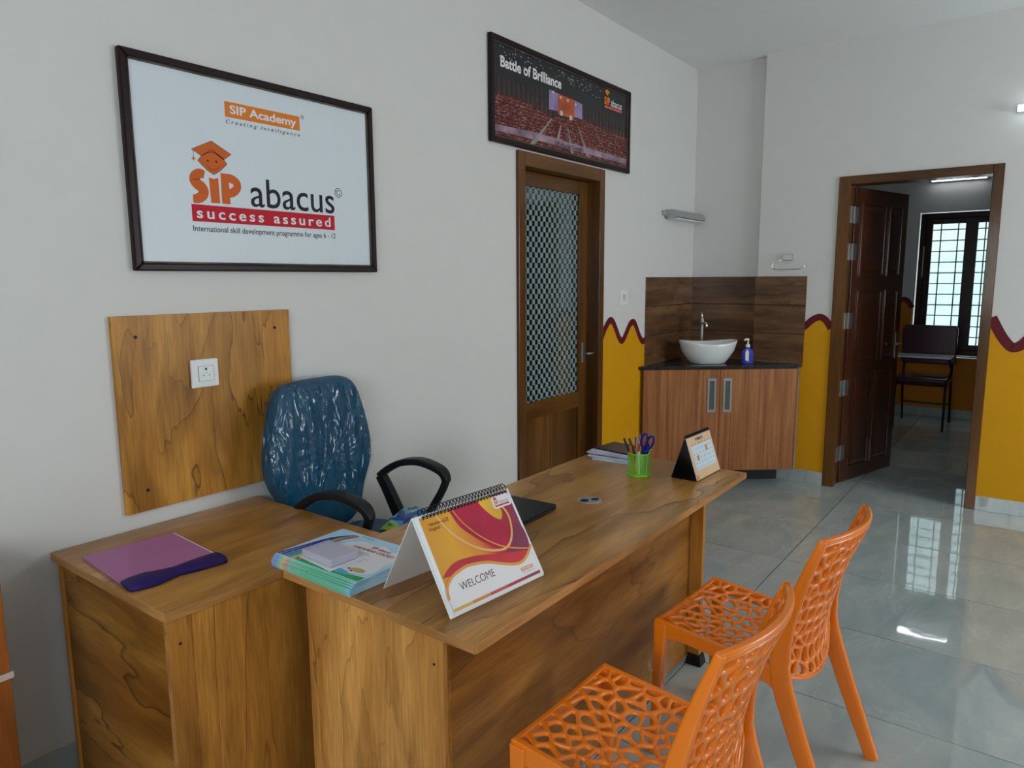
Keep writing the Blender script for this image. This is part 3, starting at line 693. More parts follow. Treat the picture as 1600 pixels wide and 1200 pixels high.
def crowd_print():
    m_, nt, b = new_mat('crowd_print'); setc(b, (.2, .05, .04), .3)
    tc = nd(nt, 'ShaderNodeTexCoord')
    mp = nd(nt, 'ShaderNodeMapping', {'Vector': tc.outputs['Object'], 'Rotation': (0, .12, 0), 'Scale': (85, 85, 210)})
    v = nd(nt, 'ShaderNodeTexVoronoi', {'Vector': mp.outputs[0], 'Scale': 1.0})
    sp_ = nd(nt, 'ShaderNodeSeparateColor', {0: v.outputs['Color']})
    r = ramp(nt, sp_.outputs[0], [(.0, (.015, .008, .01)), (.35, (.10, .015, .012)), (.6, (.24, .04, .025)), (.85, (.30, .09, .07)), (.98, (.42, .26, .28))])
    wv_ = nd(nt, 'ShaderNodeTexWave', {'Vector': tc.outputs['Object'], 'Scale': 16.0, 'Distortion': 1.5}, bands_direction='Z')
    c = mixc(nt, .75, r.outputs[0], ramp(nt, wv_.outputs['Fac'], [(.2, (.35,)*3), (.6, (1,)*3)]).outputs[0], 'MULTIPLY')
    nt.links.new(c, b.inputs['Base Color']); return m_
p2 = poster('framed_photo_poster', 'framed auditorium photo poster reading Battle of Brilliance above door', 3.063, 4.612, 2.328, 2.873, .030, hall_print())
lilac = simple('pale_band_print', (.30, .20, .26), .3, var=.5)
lay('print_crowd', [[(3.094, 2.360), (4.580, 2.360), (4.580, 2.56), (4.25, 2.57), (4.02, 2.595), (3.64, 2.545), (3.33, 2.59), (3.094, 2.575)]], crowd_print(), c0, p2)
lay('print_band', [[(3.094, 2.388), (3.50, 2.394), (4.578, 2.388), (4.578, 2.424), (3.50, 2.434), (3.094, 2.421)]], lilac, c0+.0004, p2)
aisle = simple('aisle_print', (.30, .25, .22), .3, var=.3)
for q_ in [[(3.640, 2.54), (3.655, 2.54), (3.54, 2.43), (3.47, 2.362), (3.42, 2.362), (3.51, 2.43)], [(3.740, 2.515), (3.750, 2.515), (3.725, 2.43), (3.70, 2.395), (3.685, 2.395), (3.70, 2.43)],
                    [(3.822, 2.51), (3.832, 2.51), (3.89, 2.37), (3.862, 2.37)], [(3.943, 2.53), (3.956, 2.53), (4.08, 2.375), (4.045, 2.375)]]: lay('print_aisle', [q_], aisle, c0+.0006, p2)
lilac_s = simple('lilac_screen_print', (.26, .20, .36), .3, var=.4)
for q_ in ([(3.617, 2.585), (3.712, 2.592), (3.712, 2.692), (3.617, 2.697)], [(3.898, 2.590), (3.988, 2.590), (3.988, 2.680), (3.898, 2.688)]): lay('print_screen', [q_], lilac_s, c0+.0006, p2)
lay('print_stage', [[(3.712, 2.575), (3.898, 2.575), (3.898, 2.688), (3.712, 2.692)]], simple('orange_stage_print', (.42, .085, .03), .3, var=.5), c0+.0006, p2)
sp_l = []
for i in range(70):
    t = random.random(); x = 3.12+t*1.1; z = 2.845-random.random()*.07*(1-t*.3)-.03*(i % 3)*.7
    sp_l.append([(x, z), (x+.006+.01*random.random(), z-.001), (x+.008, z+.003), (x, z+.003)])
for x, z in ((3.66, 2.69), (3.74, 2.675), (3.82, 2.672), (3.91, 2.665)): sp_l.append(disc(x, z, .012, .008, 8))
for x, z in ((3.735, 2.588), (3.84, 2.578)): sp_l.append([(x, z-.015), (x+.03, z-.015), (x+.03, z+.012), (x, z+.012)])
lay('print_lights', sp_l, simple('white_speck_print', (.55, .55, .56), .3), c0+.001, p2)['kind'] = 'stuff'
text('Battle of Brilliance', M['print_white'], p2, PL, 3.155, 3.748, 2.722, 2.781, c0+.0012, offset=.03)
text('SIP Abacus Contest', M['ink'], p2, PL, 3.682, 3.995, 2.394, 2.418, c0+.0012, offset=.01)
text('SIP', M['logo_orange2'], p2, PL, 4.262, 4.338, 2.734, 2.783, c0+.0012, offset=.04)
text('abacus', M['print_white'], p2, PL, 4.348, 4.498, 2.734, 2.780, c0+.0012, offset=.008)
rect('red_bar', M['red'], p2, PL, 4.262, 4.495, 2.713, 2.731, c0+.001)
text('success assured', M['print_white'], p2, PL, 4.268, 4.488, 2.716, 2.728, c0+.002, space=1.2, small=True)
lay('logo_head', [[(4.299, 2.790), (4.276, 2.808), (4.268, 2.816), (4.298, 2.833), (4.330, 2.816), (4.320, 2.808)]], M['logo_orange2'], c0+.0012, p2)

# ------------------------------------------------------------------ desks
ds = thing('side_desk', 'lower left wood return desk against the wall', 'desk', (1.20, -.37, 0))
B().box(.832, 1.565, -.7205, -.014, .735, .76).build('tabletop', M['desk_x'], ds, bevel=.0015)
B().box(.846, .856, -.698, -.062, .02, .735).build('end_panel', M['desk_y'], ds)
B().box(.838, 1.545, -.716, -.698, 0, .735).build('side_panel', M['desk_z'], ds, bevel=.0008)
B().box(.838, 1.545, -.062, -.044, 0, .735).build('rear_panel', M['desk_z'], ds, bevel=.0008)
B().box(1.527, 1.545, -.698, -.062, .02, .735).build('inner_panel', M['desk_y'], ds)
B().prism(plane((0, -.716, 0), (1, 0, 0), (0, 0, 1)), disc(.868, .664, .004, .004, 10), 0, .0008).build('screw', M['ink'], ds)
dm = thing('reception_desk', 'long main wood desk with orange chairs along its front', 'desk', (2.1, -1.09, 0))
top = B().prism(plane((0, 0, 0), (1, 0, 0), (0, 1, 0)), [(1.183, -1.457), (3.026, -1.457), (3.026, -.722), (1.183, -.722)], .735, .7602)
top.build('tabletop', wood('decor_walnut_main_top', (.55, .275, .072), (.37, .158, .034), VD_, 'X', 31.7, .28, k=4.5), dm, bevel=.002)
B().box(1.192, 1.210, -1.345, -.815, 0, .735).build('end_panel', wood('decor_walnut_lit_end', (.78, .395, .115), (.60, .265, .062), (.16, .045, .010), 'Z', 11.6, k=9, along=.16), dm, bevel=.0008)  # walnut lightened: stronger light on this end is put into its colour
B().box(2.680, 2.705, -1.405, -.80, .035, .735).build('end_panel', M['desk_z'], dm, bevel=.0008)
B().box(1.210, 2.680, -1.352, -1.334, .03, .735).build('modesty_panel', M['desk_x2'], dm, bevel=.0008)
B().prism(plane((1.192, 0, 0), (0, -1, 0), (0, 0, 1)), disc(1.315, .66, .004, .004, 10), 0, .0008).build('screw', M['ink'], dm)
for y in (-1.385, -.83):
    B().ring([[(x, yy, z) for x, yy in ((2.665, y-.035), (2.725, y-.035), (2.725, y+.035), (2.665, y+.035))] if z == 0 else
              [(x, yy, z) for x, yy in ((2.674, y-.028), (2.716, y-.028), (2.716, y+.028), (2.674, y+.028))] for z in (0, .045)]).build('foot', M['black'], dm, bevel=.003)
gr = B().prism(plane((0, 0, .7602), (1, 0, 0), (0, 1, 0)), disc(2.283, -1.107, .046, .046, 28), 0, .003).build('cable_grommet', M['alu'], dm, bevel=.001)
Pg = plane((2.283, -1.107, .7632), (1, 0, 0), (0, 1, 0))
g = B().prism(Pg, disc(-.020, .010, .019, .016, 14), 0, .0006).prism(Pg, disc(.018, -.014, .018, .015, 14), 0, .0006)
g.build('grommet_hole', M['ink'], gr)

M['edge_y'] = wood('decor_walnut_edge_band_y', (.56, .28, .10), (.48, .22, .07), (.3, .13, .04), 'Y', 7, veins=.2)
B().box(1.1815, 1.183, -1.455, -.724, .7365, .7590).build('edge_band', M['edge_y'], dm)
B().box(1.186, 3.024, -1.4585, -1.457, .7365, .7590).build('edge_band', M['edge'], dm)
B().box(3.026, 3.0275, -1.455, -.724, .7365, .7590).build('edge_band', M['edge_y'], dm)
B().box(.8305, .832, -.720, -.016, .7365, .7590).build('edge_band', M['edge_y'], ds)
B().box(.834, 1.180, -.7220, -.7205, .7365, .7590).build('edge_band', M['edge'], ds)
B().box(.8365, .838, -.7155, -.6985, .002, .735).build('edge_band', M['edge'], ds)

# far left: edge of a wood cupboard
lc = thing('wooden_cupboard', 'orange brown wood cupboard edge at the far left', 'cupboard', (.36, -.15, 0))
B().box(.10, .612, -.30, -.003, 0, .86).build('carcass', M['orange_wood'], lc, bevel=.002)
B().box(.10, .618, -.306, -.300, .545, .562).build('edge_strip', simple('pale_pink_strip', (.62, .48, .42), .5), lc, bevel=.001)

# ------------------------------------------------------------------ perforated web surfaces for the orange chairs
def clip(poly, nx_, ny_, d):
    out = []; n = len(poly)
    for i in range(n):
        a, b = poly[i], poly[(i+1) % n]
        da = a[0]*nx_+a[1]*ny_-d; db = b[0]*nx_+b[1]*ny_-d
        if da <= 0: out.append(a)
        if (da < 0 < db) or (db < 0 < da):
            t = da/(da-db); out.append((a[0]+(b[0]-a[0])*t, a[1]+(b[1]-a[1])*t))
    return out
def web(W, H, cols, rows, bar, seed, fn, rowpow=1.0, jit=.42):
    """rounded voronoi openings over a W x H sheet mapped by fn(a,b)->xyz"""
    rnd = random.Random(seed); pts = []
    for r in range(rows):
        for c in range(cols):
            v = ((r+.5)/rows)**rowpow
            x = (c+.5+(.25 if r % 2 else -.25)+rnd.uniform(-jit, jit))/cols*W
            y = v*H+rnd.uniform(-jit, jit)*H/rows*.8
            pts.append((min(max(x, .012), W-.012), min(max(y, .010), H-.010)))
    b = B()
    for i, p in enumerate(pts):
        poly = [(0, 0), (W, 0), (W, H), (0, H)]
        for j, q in enumerate(pts):
            if i == j: continue
            dx, dy = q[0]-p[0], q[1]-p[1]
            if dx*dx+dy*dy > (W*.6)**2: continue
            poly = clip(poly, dx, dy, (q[0]**2+q[1]**2-p[0]**2-p[1]**2)/2)
            if len(poly) < 3: break
        # drop duplicate corners
        pp = []
        for q in poly:
            if not pp or (abs(q[0]-pp[-1][0])+abs(q[1]-pp[-1][1])) > 1e-6: pp.append(q)
        if len(pp) < 3: continue
        out = []
        for k_ in range(len(pp)):
            a, c = pp[k_], pp[(k_+1) % len(pp)]
            for s_ in (0, 1/3, 2/3): out.append((a[0]+(c[0]-a[0])*s_, a[1]+(c[1]-a[1])*s_))
        sm = list(out); n = len(out)
        for _ in range(4):
            sm = [((sm[k_-1][0]+2*sm[k_][0]+sm[(k_+1) % n][0])/4, (sm[k_-1][1]+2*sm[k_][1]+sm[(k_+1) % n][1])/4) for k_ in range(n)]
        cx = sum(q[0] for q in sm)/n; cy = sum(q[1] for q in sm)/n
        inn = []
        for q in sm:
            d = sqrt((q[0]-cx)**2+(q[1]-cy)**2)+1e-9; s_ = max(.25, 1-bar/d)
            inn.append((cx+(q[0]-cx)*s_, cy+(q[1]-cy)*s_))
        b.add([fn(x, y) for x, y in out]+[fn(x, y) for x, y in inn], [(k_, (k_+1) % n, n+(k_+1) % n, n+k_) for k_ in range(n)])
    return b
SW = .43
def rim_y(z):      # side profile of the rear upright, y (forward positive, front edge at 0)
    P_ = [(0, -.585), (.25, -.485), (.40, -.43), (.46, -.418), (.52, -.420), (.62, -.438), (.75, -.474), (.87, -.518)]
    for (z0, y0), (z1, y1) in zip(P_, P_[1:]):
        if z <= z1: return y0+(y1-y0)*(z-z0)/(z1-z0)
    return P_[-1][1]
def seat_fn(a, b_):
    u = a/SW*2-1; v = b_/.41
    return (u*.5*(.435-.02*v), -.006-b_, .478-.034*v-.022*(1-u*u)*sin(pi*min(1, v*1.05))-.010*max(0, 1-v*9)**2)
def back_fn(a, b_):
    u = a/.41*2-1; v = b_/.46; zb = .435-.055*(1-u*u)
    z = zb+(.862-zb)*v
    hw = .204+.004*v
    return (u*hw, rim_y(z)-.040*(1-u*u)*(0.35+.65*v)-.012*(1-u*u), z+.006*(1-u*u)*v)
def web_chair(label, loc, rz, tape=False):
    t = thing('web_chair', label, 'chair', loc, rz, 'orange web-pattern plastic chairs in front of the desk')
    mo = M['orange']
    web(SW, .41, 7, 13, .0060, 3, seat_fn, 1.0).build('seat', mo, t, False, smooth=True, merge=True, solid=.011, sub=1)
    web(.41, .46, 10, 10, .0070, 8, back_fn, 1.0).build('backrest', mo, t, False, smooth=True, merge=True, solid=.021, sub=1)
    # top and bottom rims of the back
    tp_ = [Vector(back_fn(.41*i/12, .46))+Vector((0, 0, .004)) for i in range(13)]
    B().sweep(tp_, (.009, .008), (0, 1, 0)).build('top_rim', mo, t, False, smooth=True, bevel=.002)
    bt = [Vector(back_fn(.41*i/12, 0))-Vector((0, 0, .002)) for i in range(13)]
    B().sweep(bt, (.008, .007), (0, 1, 0)).build('lower_rim', mo, t, False, smooth=True, bevel=.002)
    for s in (-1, 1):
        zs = [.0, .12, .25, .36, .42, .47, .54, .62, .70, .78, .84, .872]
        hw_ = {.0: .021, .12: .024, .25: .027, .36: .029, .42: .030, .47: .029, .54: .025, .62: .021, .70: .018, .78: .015, .84: .013, .872: .011}
        pts = [(s*(.222 if z < .4 else .222-.014*(z-.4)/.47), rim_y(z), z) for z in zs]
        B().sweep(pts, [(.010 if z > .45 else .014, hw_[z]) for z in zs], (1, 0, 0), ch=.35).build('rear_leg', mo, t, False, smooth=True, bevel=.003)
        # front leg: flat tapering strip
        B().sweep([(s*.216, -.024, .472), (s*.217, -.024, .40), (s*.220, -.018, .2), (s*.224, -.008, 0)],
                  [(.013, .024), (.013, .022), (.012, .018), (.011, .014)], (1, 0, 0), ch=.3).build('front_leg', mo, t, False, smooth=True, bevel=.003)
        # side apron, deeper where it meets the legs
        n = 12; v = []
        for i in range(n+1):
            q = i/n; y = -.006-q*.415; zt = .484-.034*q; dp = .046+.032*abs(2*q-1)**6
            v.append([(s*.222, y, zt), (s*.222, y, zt-dp), (s*.208, y, zt-dp), (s*.205, y, zt)])
        B().ring(v).build('side_apron', mo, t, False, bevel=.003)
    v = []
    for i in range(13):
        q = i/12; x = -.220+.44*q; dp = .042+.034*abs(2*q-1)**6; zt = .480-.006*(1-(2*q-1)**2)
        v.append([(x, 0, zt), (x, 0, zt-dp), (x, -.013, zt-dp), (x, -.016, zt+.001)])
    B().ring(v).build('front_apron', mo, t, False, bevel=.003)
    return t
ch1 = web_chair('orange web-pattern plastic chair nearest the camera, cut by the frame', (1.500, -1.487, 0), radians(-1.0))
def copy_tree(o, parent=None):
    c = o.copy(); col.objects.link(c); c.parent = parent
    for k_ in list(o.children): copy_tree(k_, c)
    return c
ch2 = copy_tree(ch1); ch2.location = (2.285, -1.505, 0); ch2.rotation_euler.z = radians(-4.0)
ch2['label'] = 'orange web-pattern plastic chair farther away with plastic wrap on its front leg'
XF[ch2] = Matrix.Translation(ch2.location) @ Matrix.Rotation(radians(-4.0), 4, 'Z')
rnd = random.Random(4)
v = []
for i in range(7):
    z = .245+i*.02; k_ = 1.0+.35*rnd.random()
    v.append([(-.217+dx*k_+rnd.uniform(-.003, .003), -.022+dy*k_+rnd.uniform(-.004, .004), z+rnd.uniform(-.004, .004)) for dx, dy in ((.018, .026), (-.018, .028), (-.020, -.026), (.018, -.028))])
fb = B().ring(v, cap=False)
fb.add([(-.235, 0.0, .33), (-.24, .045, .345), (-.238, .05, .33), (-.236, .0, .30)], [(0, 1, 2, 3)])
fb.build('plastic_wrap', M['film'], ch2, False, smooth=False)

# ------------------------------------------------------------------ office chair
oc = thing('office_chair', 'blue swivel chair still wrapped in clear plastic behind the desk', 'chair', (1.869, -.32, 0), radians(-172))
def cushion(outline, front, depth, bulge, tiltf, grow=0.0, wr=0.0, seed=1):
    """outline: list of (x,z); builds a rounded pad; front = y of front face at local z"""
    rr = random.Random(seed)
    cx = sum(p[0] for p in outline)/len(outline); cz = sum(p[1] for p in outline)/len(outline)
    layers = [(0.02, bulge), (.35, bulge*.93), (.65, bulge*.70), (.86, bulge*.3), (.96, -.1*depth), (1.0, -.35*depth), (1.0, -.7*depth), (.94, -.95*depth), (.6, -1.05*depth), (.02, -1.06*depth)]
    rings = []
    for s_, d in layers:
        r = []
        for x, z in outline:
            g_ = 1+grow
            nx_, nz_ = (x-cx)*s_*g_+cx, (z-cz)*s_*g_+cz
            y = front+d+(grow*.25 if d > -.5*depth else -grow*.25)-tiltf*(nz_-cz)
            if wr: nx_ += rr.uniform(-wr, wr)*s_; y += rr.uniform(-wr, wr); nz_ += rr.uniform(-wr, wr)*s_
            r.append((nx_, y, nz_))
        rings.append(r)
    return B().ring(rings)
half = [(0, 1.212), (.10, 1.212), (.165, 1.203), (.200, 1.172), (.222, 1.11), (.245, 1.03), (.262, .95), (.268, .87), (.248, .80), (.203, .74), (.185, .66), (.15, .60), (.08, .575)]
outl = [(x*1.06+.048, z) for x, z in half+[(0, .572)]+[(-x, z) for x, z in half[:0:-1]]]
bk = cushion(outl, -.150, .110, .010, .055).build('backrest', M['blue'], oc, False, smooth=True, sub=1)
fine = []
for (x0, z0), (x1, z1) in zip(outl, outl[1:]+outl[:1]): fine += [(x0, z0), ((x0+x1)/2, (z0+z1)/2)]
cushion(fine, -.150, .110, .012, .055, grow=.022, wr=.0035).build('plastic_cover', M['film'], oc, False, smooth=True)
# seat
sr = []
for s_, z in ((.05, .588), (.6, .592), (.88, .588), (.98, .570), (1.0, .54), (.96, .508), (.6, .500), (.05, .500)):
    sr.append([(.035+s_*.235*math.copysign(abs(cos(2*pi*j/28))**.6, cos(2*pi*j/28)), .045+s_*.235*math.copysign(abs(sin(2*pi*j/28))**.6, sin(2*pi*j/28)), z) for j in range(28)])
B().ring(sr).build('seat', M['blue'], oc, False, smooth=True, sub=1)
sr2 = [[(.035+(x-.035)*1.02+random.uniform(-.003, .003), .045+(y-.045)*1.02, z+.004+random.uniform(-.002, .004)) for x, y, z in r] for r in sr[:5]]
B().ring(sr2, cap=False).build('plastic_cover', M['film'], oc, False, smooth=True)
for s in (-1, 1):
    x = .030+s*(.25 if s < 0 else .232)
    P_ = lambda f_, z: (x+s*.022*(z-.5)/.3, f_+(.03 if s < 0 else .06), z)
    arc = spline([(-.165, .748), (-.11, .788), (-.04, .822), (.05, .836), (.13, .822), (.175, .800), (.190, .765)], 4)
    b = B().sweep([P_(f_, z) for f_, z in arc], [(.027-.010*abs(2*i/(len(arc)-1)-1)**3, .014) for i in range(len(arc))], (1, 0, 0))
    l1 = spline([(.188, .775), (.165, .72), (.105, .62), (.06, .54), (.04, .47)], 4)
    b.sweep([P_(f_, z) for f_, z in l1], [(.016, .013+.014*(i/(len(l1)-1))**3) for i in range(len(l1))], (1, 0, 0))
    l2 = spline([(-.158, .752), (-.115, .69), (-.06, .60), (-.01, .52), (.02, .46)], 4)
    b.sweep([P_(f_, z) for f_, z in l2], [(.017, .024+.010*(i/(len(l2)-1))) for i in range(len(l2))], (1, 0, 0))
    b.sweep([(x, .06, .49), (x*.8, .05, .490), (x*.4, .04, .490)], (.03, .007), (0, 1, 0))
    b.build('armrest', M['black'], oc, False, smooth=True, bevel=.002)
B().sweep([(0, -.20, .62), (0, -.235, .50), (0, -.15, .488), (0, .05, .488)], (.035, .008), (1, 0, 0)).build('back_bracket', M['black'], oc, False)
B().lathe((0, .03, 0), [(.028, .07), (.028, .30), (.016, .30), (.016, .475), (.05, .480)], 16).build('gas_lift', M['black'], oc, False)
for k_ in range(5):
    a = 2*pi*k_/5+.35
    d = Vector((cos(a), sin(a), 0)); o_ = Vector((0, .03, 0))
    L_ = .25 if True else 0
    lg = B().sweep([o_+d*.02+Vector((0, 0, .095)), o_+d*.14+Vector((0, 0, .085)), o_+d*L_+Vector((0, 0, .065))], [(.022, .016), (.018, .013), (.013, .010)], (-d.y, d.x, 0)).build('base_leg', M['black'], oc, False, bevel=.002)
    cc = o_+d*L_+Vector((0, 0, .027)); sd = Vector((-d.y, d.x, 0))
    cw_ = B()
    for q in (-1, 1): cw_.tube([cc+sd*q*.006, cc+sd*q*.022], .027, 14)
    cw_.tube([cc, cc+Vector((0, 0, .035))], .006, 6)
    cw_.build('caster', M['black'], lg, False)
# bright wrapped packet lying on the seat
def bagmat():
    m_, nt, b = new_mat('blue_green_yellow_packet'); setc(b, (.05, .2, .6), .2)
    tc = nd(nt, 'ShaderNodeTexCoord')
    v_ = nd(nt, 'ShaderNodeTexNoise', {'Vector': tc.outputs['Object'], 'Scale': 14.0, 'Detail': 1.0, 'Distortion': .6})
    r = ramp(nt, v_.outputs['Fac'], [(.0, (.01, .06, .32)), (.44, (.01, .12, .45)), (.48, (.10, .48, .62)), (.54, (.55, .62, .65)), (.57, (.45, .55, .05)), (.63, (.02, .28, .12))], 'CONSTANT')
    nt.links.new(r.outputs[0], b.inputs['Base Color']); return m_
pk = B(); rr = random.Random(5); G = 9
for side in (0, 1):
    vs = []
    for i in range(G):
        for j in range(G):
            u, v_ = i/(G-1)*2-1, j/(G-1)*2-1; e = (1-u**4)*(1-v_**4)
            vs.append((u*.11+rr.uniform(-.004, .004), v_*.085+rr.uniform(-.004, .004), (e*(.045+rr.uniform(-.012, .012)) if side == 0 else 0)+.001*(1-side)))
    pk.add(vs, [(i*G+j, (i+1)*G+j, (i+1)*G+j+1, i*G+j+1) for i in range(G-1) for j in range(G-1)])
bgo = thing('gift_packet', 'shiny blue, green and yellow packet on the blue chair seat', 'packet', (2.035, -.385, .594), radians(20))
pk.build('packet_wrapper', bagmat(), bgo, False, smooth=True)

# ------------------------------------------------------------------ things on the desks
# pink folder on the side desk
ANG = math.atan2(-.02, .266)
fo = thing('file_folder', 'pink file folder with dark purple spine on the side desk', 'folder', (.995, -.325, .7608), radians(-4))
lay2 = [('back_cover', M['pink'], 0, .0015, 0), ('paper_stack', M['paper'], .0015, .007, -.004), ('front_cover', M['pink'], .007, .0086, 0)]
for nm, mt, a, b_, ins in lay2:
    B().box(-.138-ins*0+(.0 if ins == 0 else .004), .134+(-.0 if ins == 0 else .006), -.170, .160+(0 if ins == 0 else .003), a, b_).build(nm, mt, fo, False, bevel=.0004)
sp_ = []
for i in range(13):
    q = i/12; x = -.140+q*.276
    hw_ = .026+.008*sin(q*9)+(.006 if 2 < i < 6 else 0)
    sp_.append([(x, -.175+hw_*1.55*c_-.0, .0100+.0085*(1+.3*sin(q*13))*s_+.0) for c_, s_ in ((1, -.1), (.8, .7), (.2, 1.0), (-.5, .8), (-.75, -.2), (-.7, -1.05), (.2, -1.05), (.9, -.4))])
B().ring(sp_).build('purple_spine', M['purple'], fo, False, smooth=True, bevel=0)

# certificates: one object a sheet
PC = plane((0, 0, 0), (0, -1, 0), (1, 0, 0))          # a to the right of the reader, b away
def edge_print():
    m_, nt, b = new_mat('certificate_rainbow_print'); setc(b, (.7, .8, .85), .35)
    tc = nd(nt, 'ShaderNodeTexCoord'); sep = nd(nt, 'ShaderNodeSeparateXYZ', {0: tc.outputs['Object']})
    r = ramp(nt, nd(nt, 'ShaderNodeMapRange', {0: sep.outputs[1], 1: .18, 2: -.18}).outputs[0],
             [(0.0, (.42, .50, .80)), (.05, (.30, .45, .85)), (.10, (.35, .70, .65)), (.14, (.78, .74, .35)), (.19, (.78, .45, .45)), (.24, (.35, .70, .58)), (.5, (.22, .62, .42)), (.9, (.22, .60, .45)), (1.0, (.35, .62, .75))])
    r2 = ramp(nt, nd(nt, 'ShaderNodeMapRange', {0: sep.outputs[0], 1: -.13, 2: .13}).outputs[0], [(0.03, (0,)*3), (.25, (1,)*3)])
    c = mixc(nt, r2.outputs[0], r.outputs[0], (.55, .74, .86)); nt.links.new(c, b.inputs['Base Color']); return m_
EP = edge_print()
mint = simple('pale_mint_paper', (.50, .72, .66), .45, var=.04); skyp = simple('pale_blue_print', (.42, .66, .82), .35, var=.05)
cx_, cy_ = 1.318, -.852
NS = 26; zc = .7604
rr = random.Random(2)
proto = None
for i in range(NS):
    q = i/(NS-1)
    jx, jy, ja = rr.uniform(-.003, .003)-.006+.012*(q > .5)*q, .012*(1-abs(q-.45)*2)*.6+rr.uniform(-.003, .003), rr.uniform(-.010, .010)+.03*q
    if proto is None:
        o = B().box(-.128, .128, -.178, .178, 0, .0013).build('certificate', EP); proto = o
    else:
        o = proto.copy(); col.objects.link(o)
    o.location = (cx_+jx-.004, cy_+jy, zc); o.rotation_euler.z = ja-.02
    tag(o, 'certificate sheet with rainbow edge in the stack below the top one', 'certificate', 'certificates stacked on the desk corner')
    if i % 4 == 3 and i > 2: pass
    zc += .00142
cf = thing('contest_certificate', 'top certificate with rainbow and colouring contest print', 'certificate', (cx_+.006, cy_, zc), .018, 'certificates stacked on the desk corner')
B().box(-.128, .128, -.178, .178, 0, .001).build('sheet', skyp, cf, False)
Zt = .0012
W_, H_ = .356, .256
PT = plane((-H_/2, W_/2, 0), (0, -1, 0), (1, 0, 0))    # lower-left corner of the print, local
blob = spline([(.075, .040), (.05, .09), (.095, .13), (.11, .185), (.15, .215), (.20, .205), (.235, .222), (.28, .20), (.31, .205), (.345, .17), (.338, .12), (.348, .07), (.32, .035), (.25, .028), (.17, .024), (.11, .03), (.075, .040)], 3)
B().prism(PT, blob[:-1], Zt, Zt+.0003).build('print_cloud', M['print_white'], cf, False)
rb = [(.16, .012, .10), (.25, .02, .35)]
rain = [(.10, .012, .18), (.02, .015, .30), (.01, .16, .55), (.02, .36, .15), (.62, .52, .03), (.50, .06, .03)]
for i, c_ in enumerate(rain):
    o_ = i*.0105
    pts_ = spline([(.006+i*.0165, .004), (.012+i*.0145, .04), (.020+i*.012, .09), (.028+i*.009, .14), (.045+i*.006, .19), (.085+i*.003, .235)], 5)
    B_ = B(); s_ = stroke(pts_, .0095); n_ = len(pts_); B_.flat = True
    B_.add([PT(x, y, Zt+.0004+i*.0001) for x, y in s_], [(k_, 2*n_-1-k_, 2*n_-2-k_, k_+1) for k_ in range(n_-1)])
    B_.build('print_rainbow', simple('rainbow_ink', c_, .4), cf, False)
gg = spline([(.098, .030), (.105, .050), (.12, .056), (.14, .050), (.17, .032), (.20, .040), (.24, .022), (.30, .020), (.354, .028)], 4)
B().prism(PT, gg+[(.354, .001), (.098, .001)], Zt+.0006, Zt+.0009).build('print_grass', simple('green_ink', (.03, .34, .09), .4), cf, False)
B().prism(PT, [(.225, .018), (.25, .034), (.28, .030), (.30, .014), (.26, .006)], Zt+.001, Zt+.0012).build('print_bee', simple('cyan_ink', (.10, .42, .62), .4), cf, False)
B().prism(PT, disc(.300, .052, .026, .012, 14), Zt+.001, Zt+.0012).build('print_bee', simple('ochre_ink', (.52, .36, .10), .4), cf, False)
B().prism(PT, disc(.268, .048, .006, .004, 8), Zt+.001, Zt+.0012).prism(PT, disc(.285, .040, .005, .003, 8), Zt+.001, Zt+.0012).build('print_bee', M['ink'], cf, False)
red_t = simple('dark_red_ink', (.34, .02, .03), .4)
text('COLOURING CONTEST', red_t, cf, PT, .150, .318, .166, .179, Zt+.0008, offset=.03, world=False)
text('SIP abacus', red_t, cf, PT, .205, .285, .187, .203, Zt+.0008, offset=.02, world=False)
text('SIP Academy', red_t, cf, PT, .11, .165, .237, .245, Zt+.0008, offset=.02, world=False, small=True)
g = B(); g.flat = True
for a, b_, l in ((.19, .150, .05), (.165, .140, .09), (.19, .128, .04), (.165, .116, .11), (.20, .104, .06), (.165, .092, .10)):
    g.add([PT(a, b_, Zt+.0008), PT(a+l, b_, Zt+.0008), PT(a+l, b_+.0016, Zt+.0008), PT(a, b_+.0016, Zt+.0008)], [(0, 1, 2, 3)])
g.build('print_lines', simple('grey_ink', (.25, .25, .28), .5), cf, False)
def milky():
    m_, nt, b = new_mat('milky_translucent_plastic'); setc(b, (.72, .68, .80), .22, Coat_Weight=.3)
    tr = nd(nt, 'ShaderNodeBsdfTransparent', {'Color': (.86, .84, .92, 1)})
    mx = nd(nt, 'ShaderNodeMixShader', {0: .5, 1: tr.outputs[0], 2: b.outputs[0]})
    nt.links.new(mx.outputs[0], nt.nodes['Material Output'].inputs[0]); return m_
bx = thing('plastic_card_box', 'small milky plastic box on the certificate stack', 'box', (1.262, -.838, zc+.0036), radians(-3))
B().box(-.046, .050, -.072, .072, 0, .023).build('box_body', milky(), bx, False, bevel=.003)
B().box(-.041, .045, -.066, .066, .002, .013).build('card_stack', M['paper'], bx, False)
B().add([(-.060, -.085, -.001), (.056, -.080, -.001), (.060, .078, -.001), (-.052, .080, -.001)], [(0, 1, 2, 3)]).build('loose_slip', M['paper'], bx, False, solid=.0006)

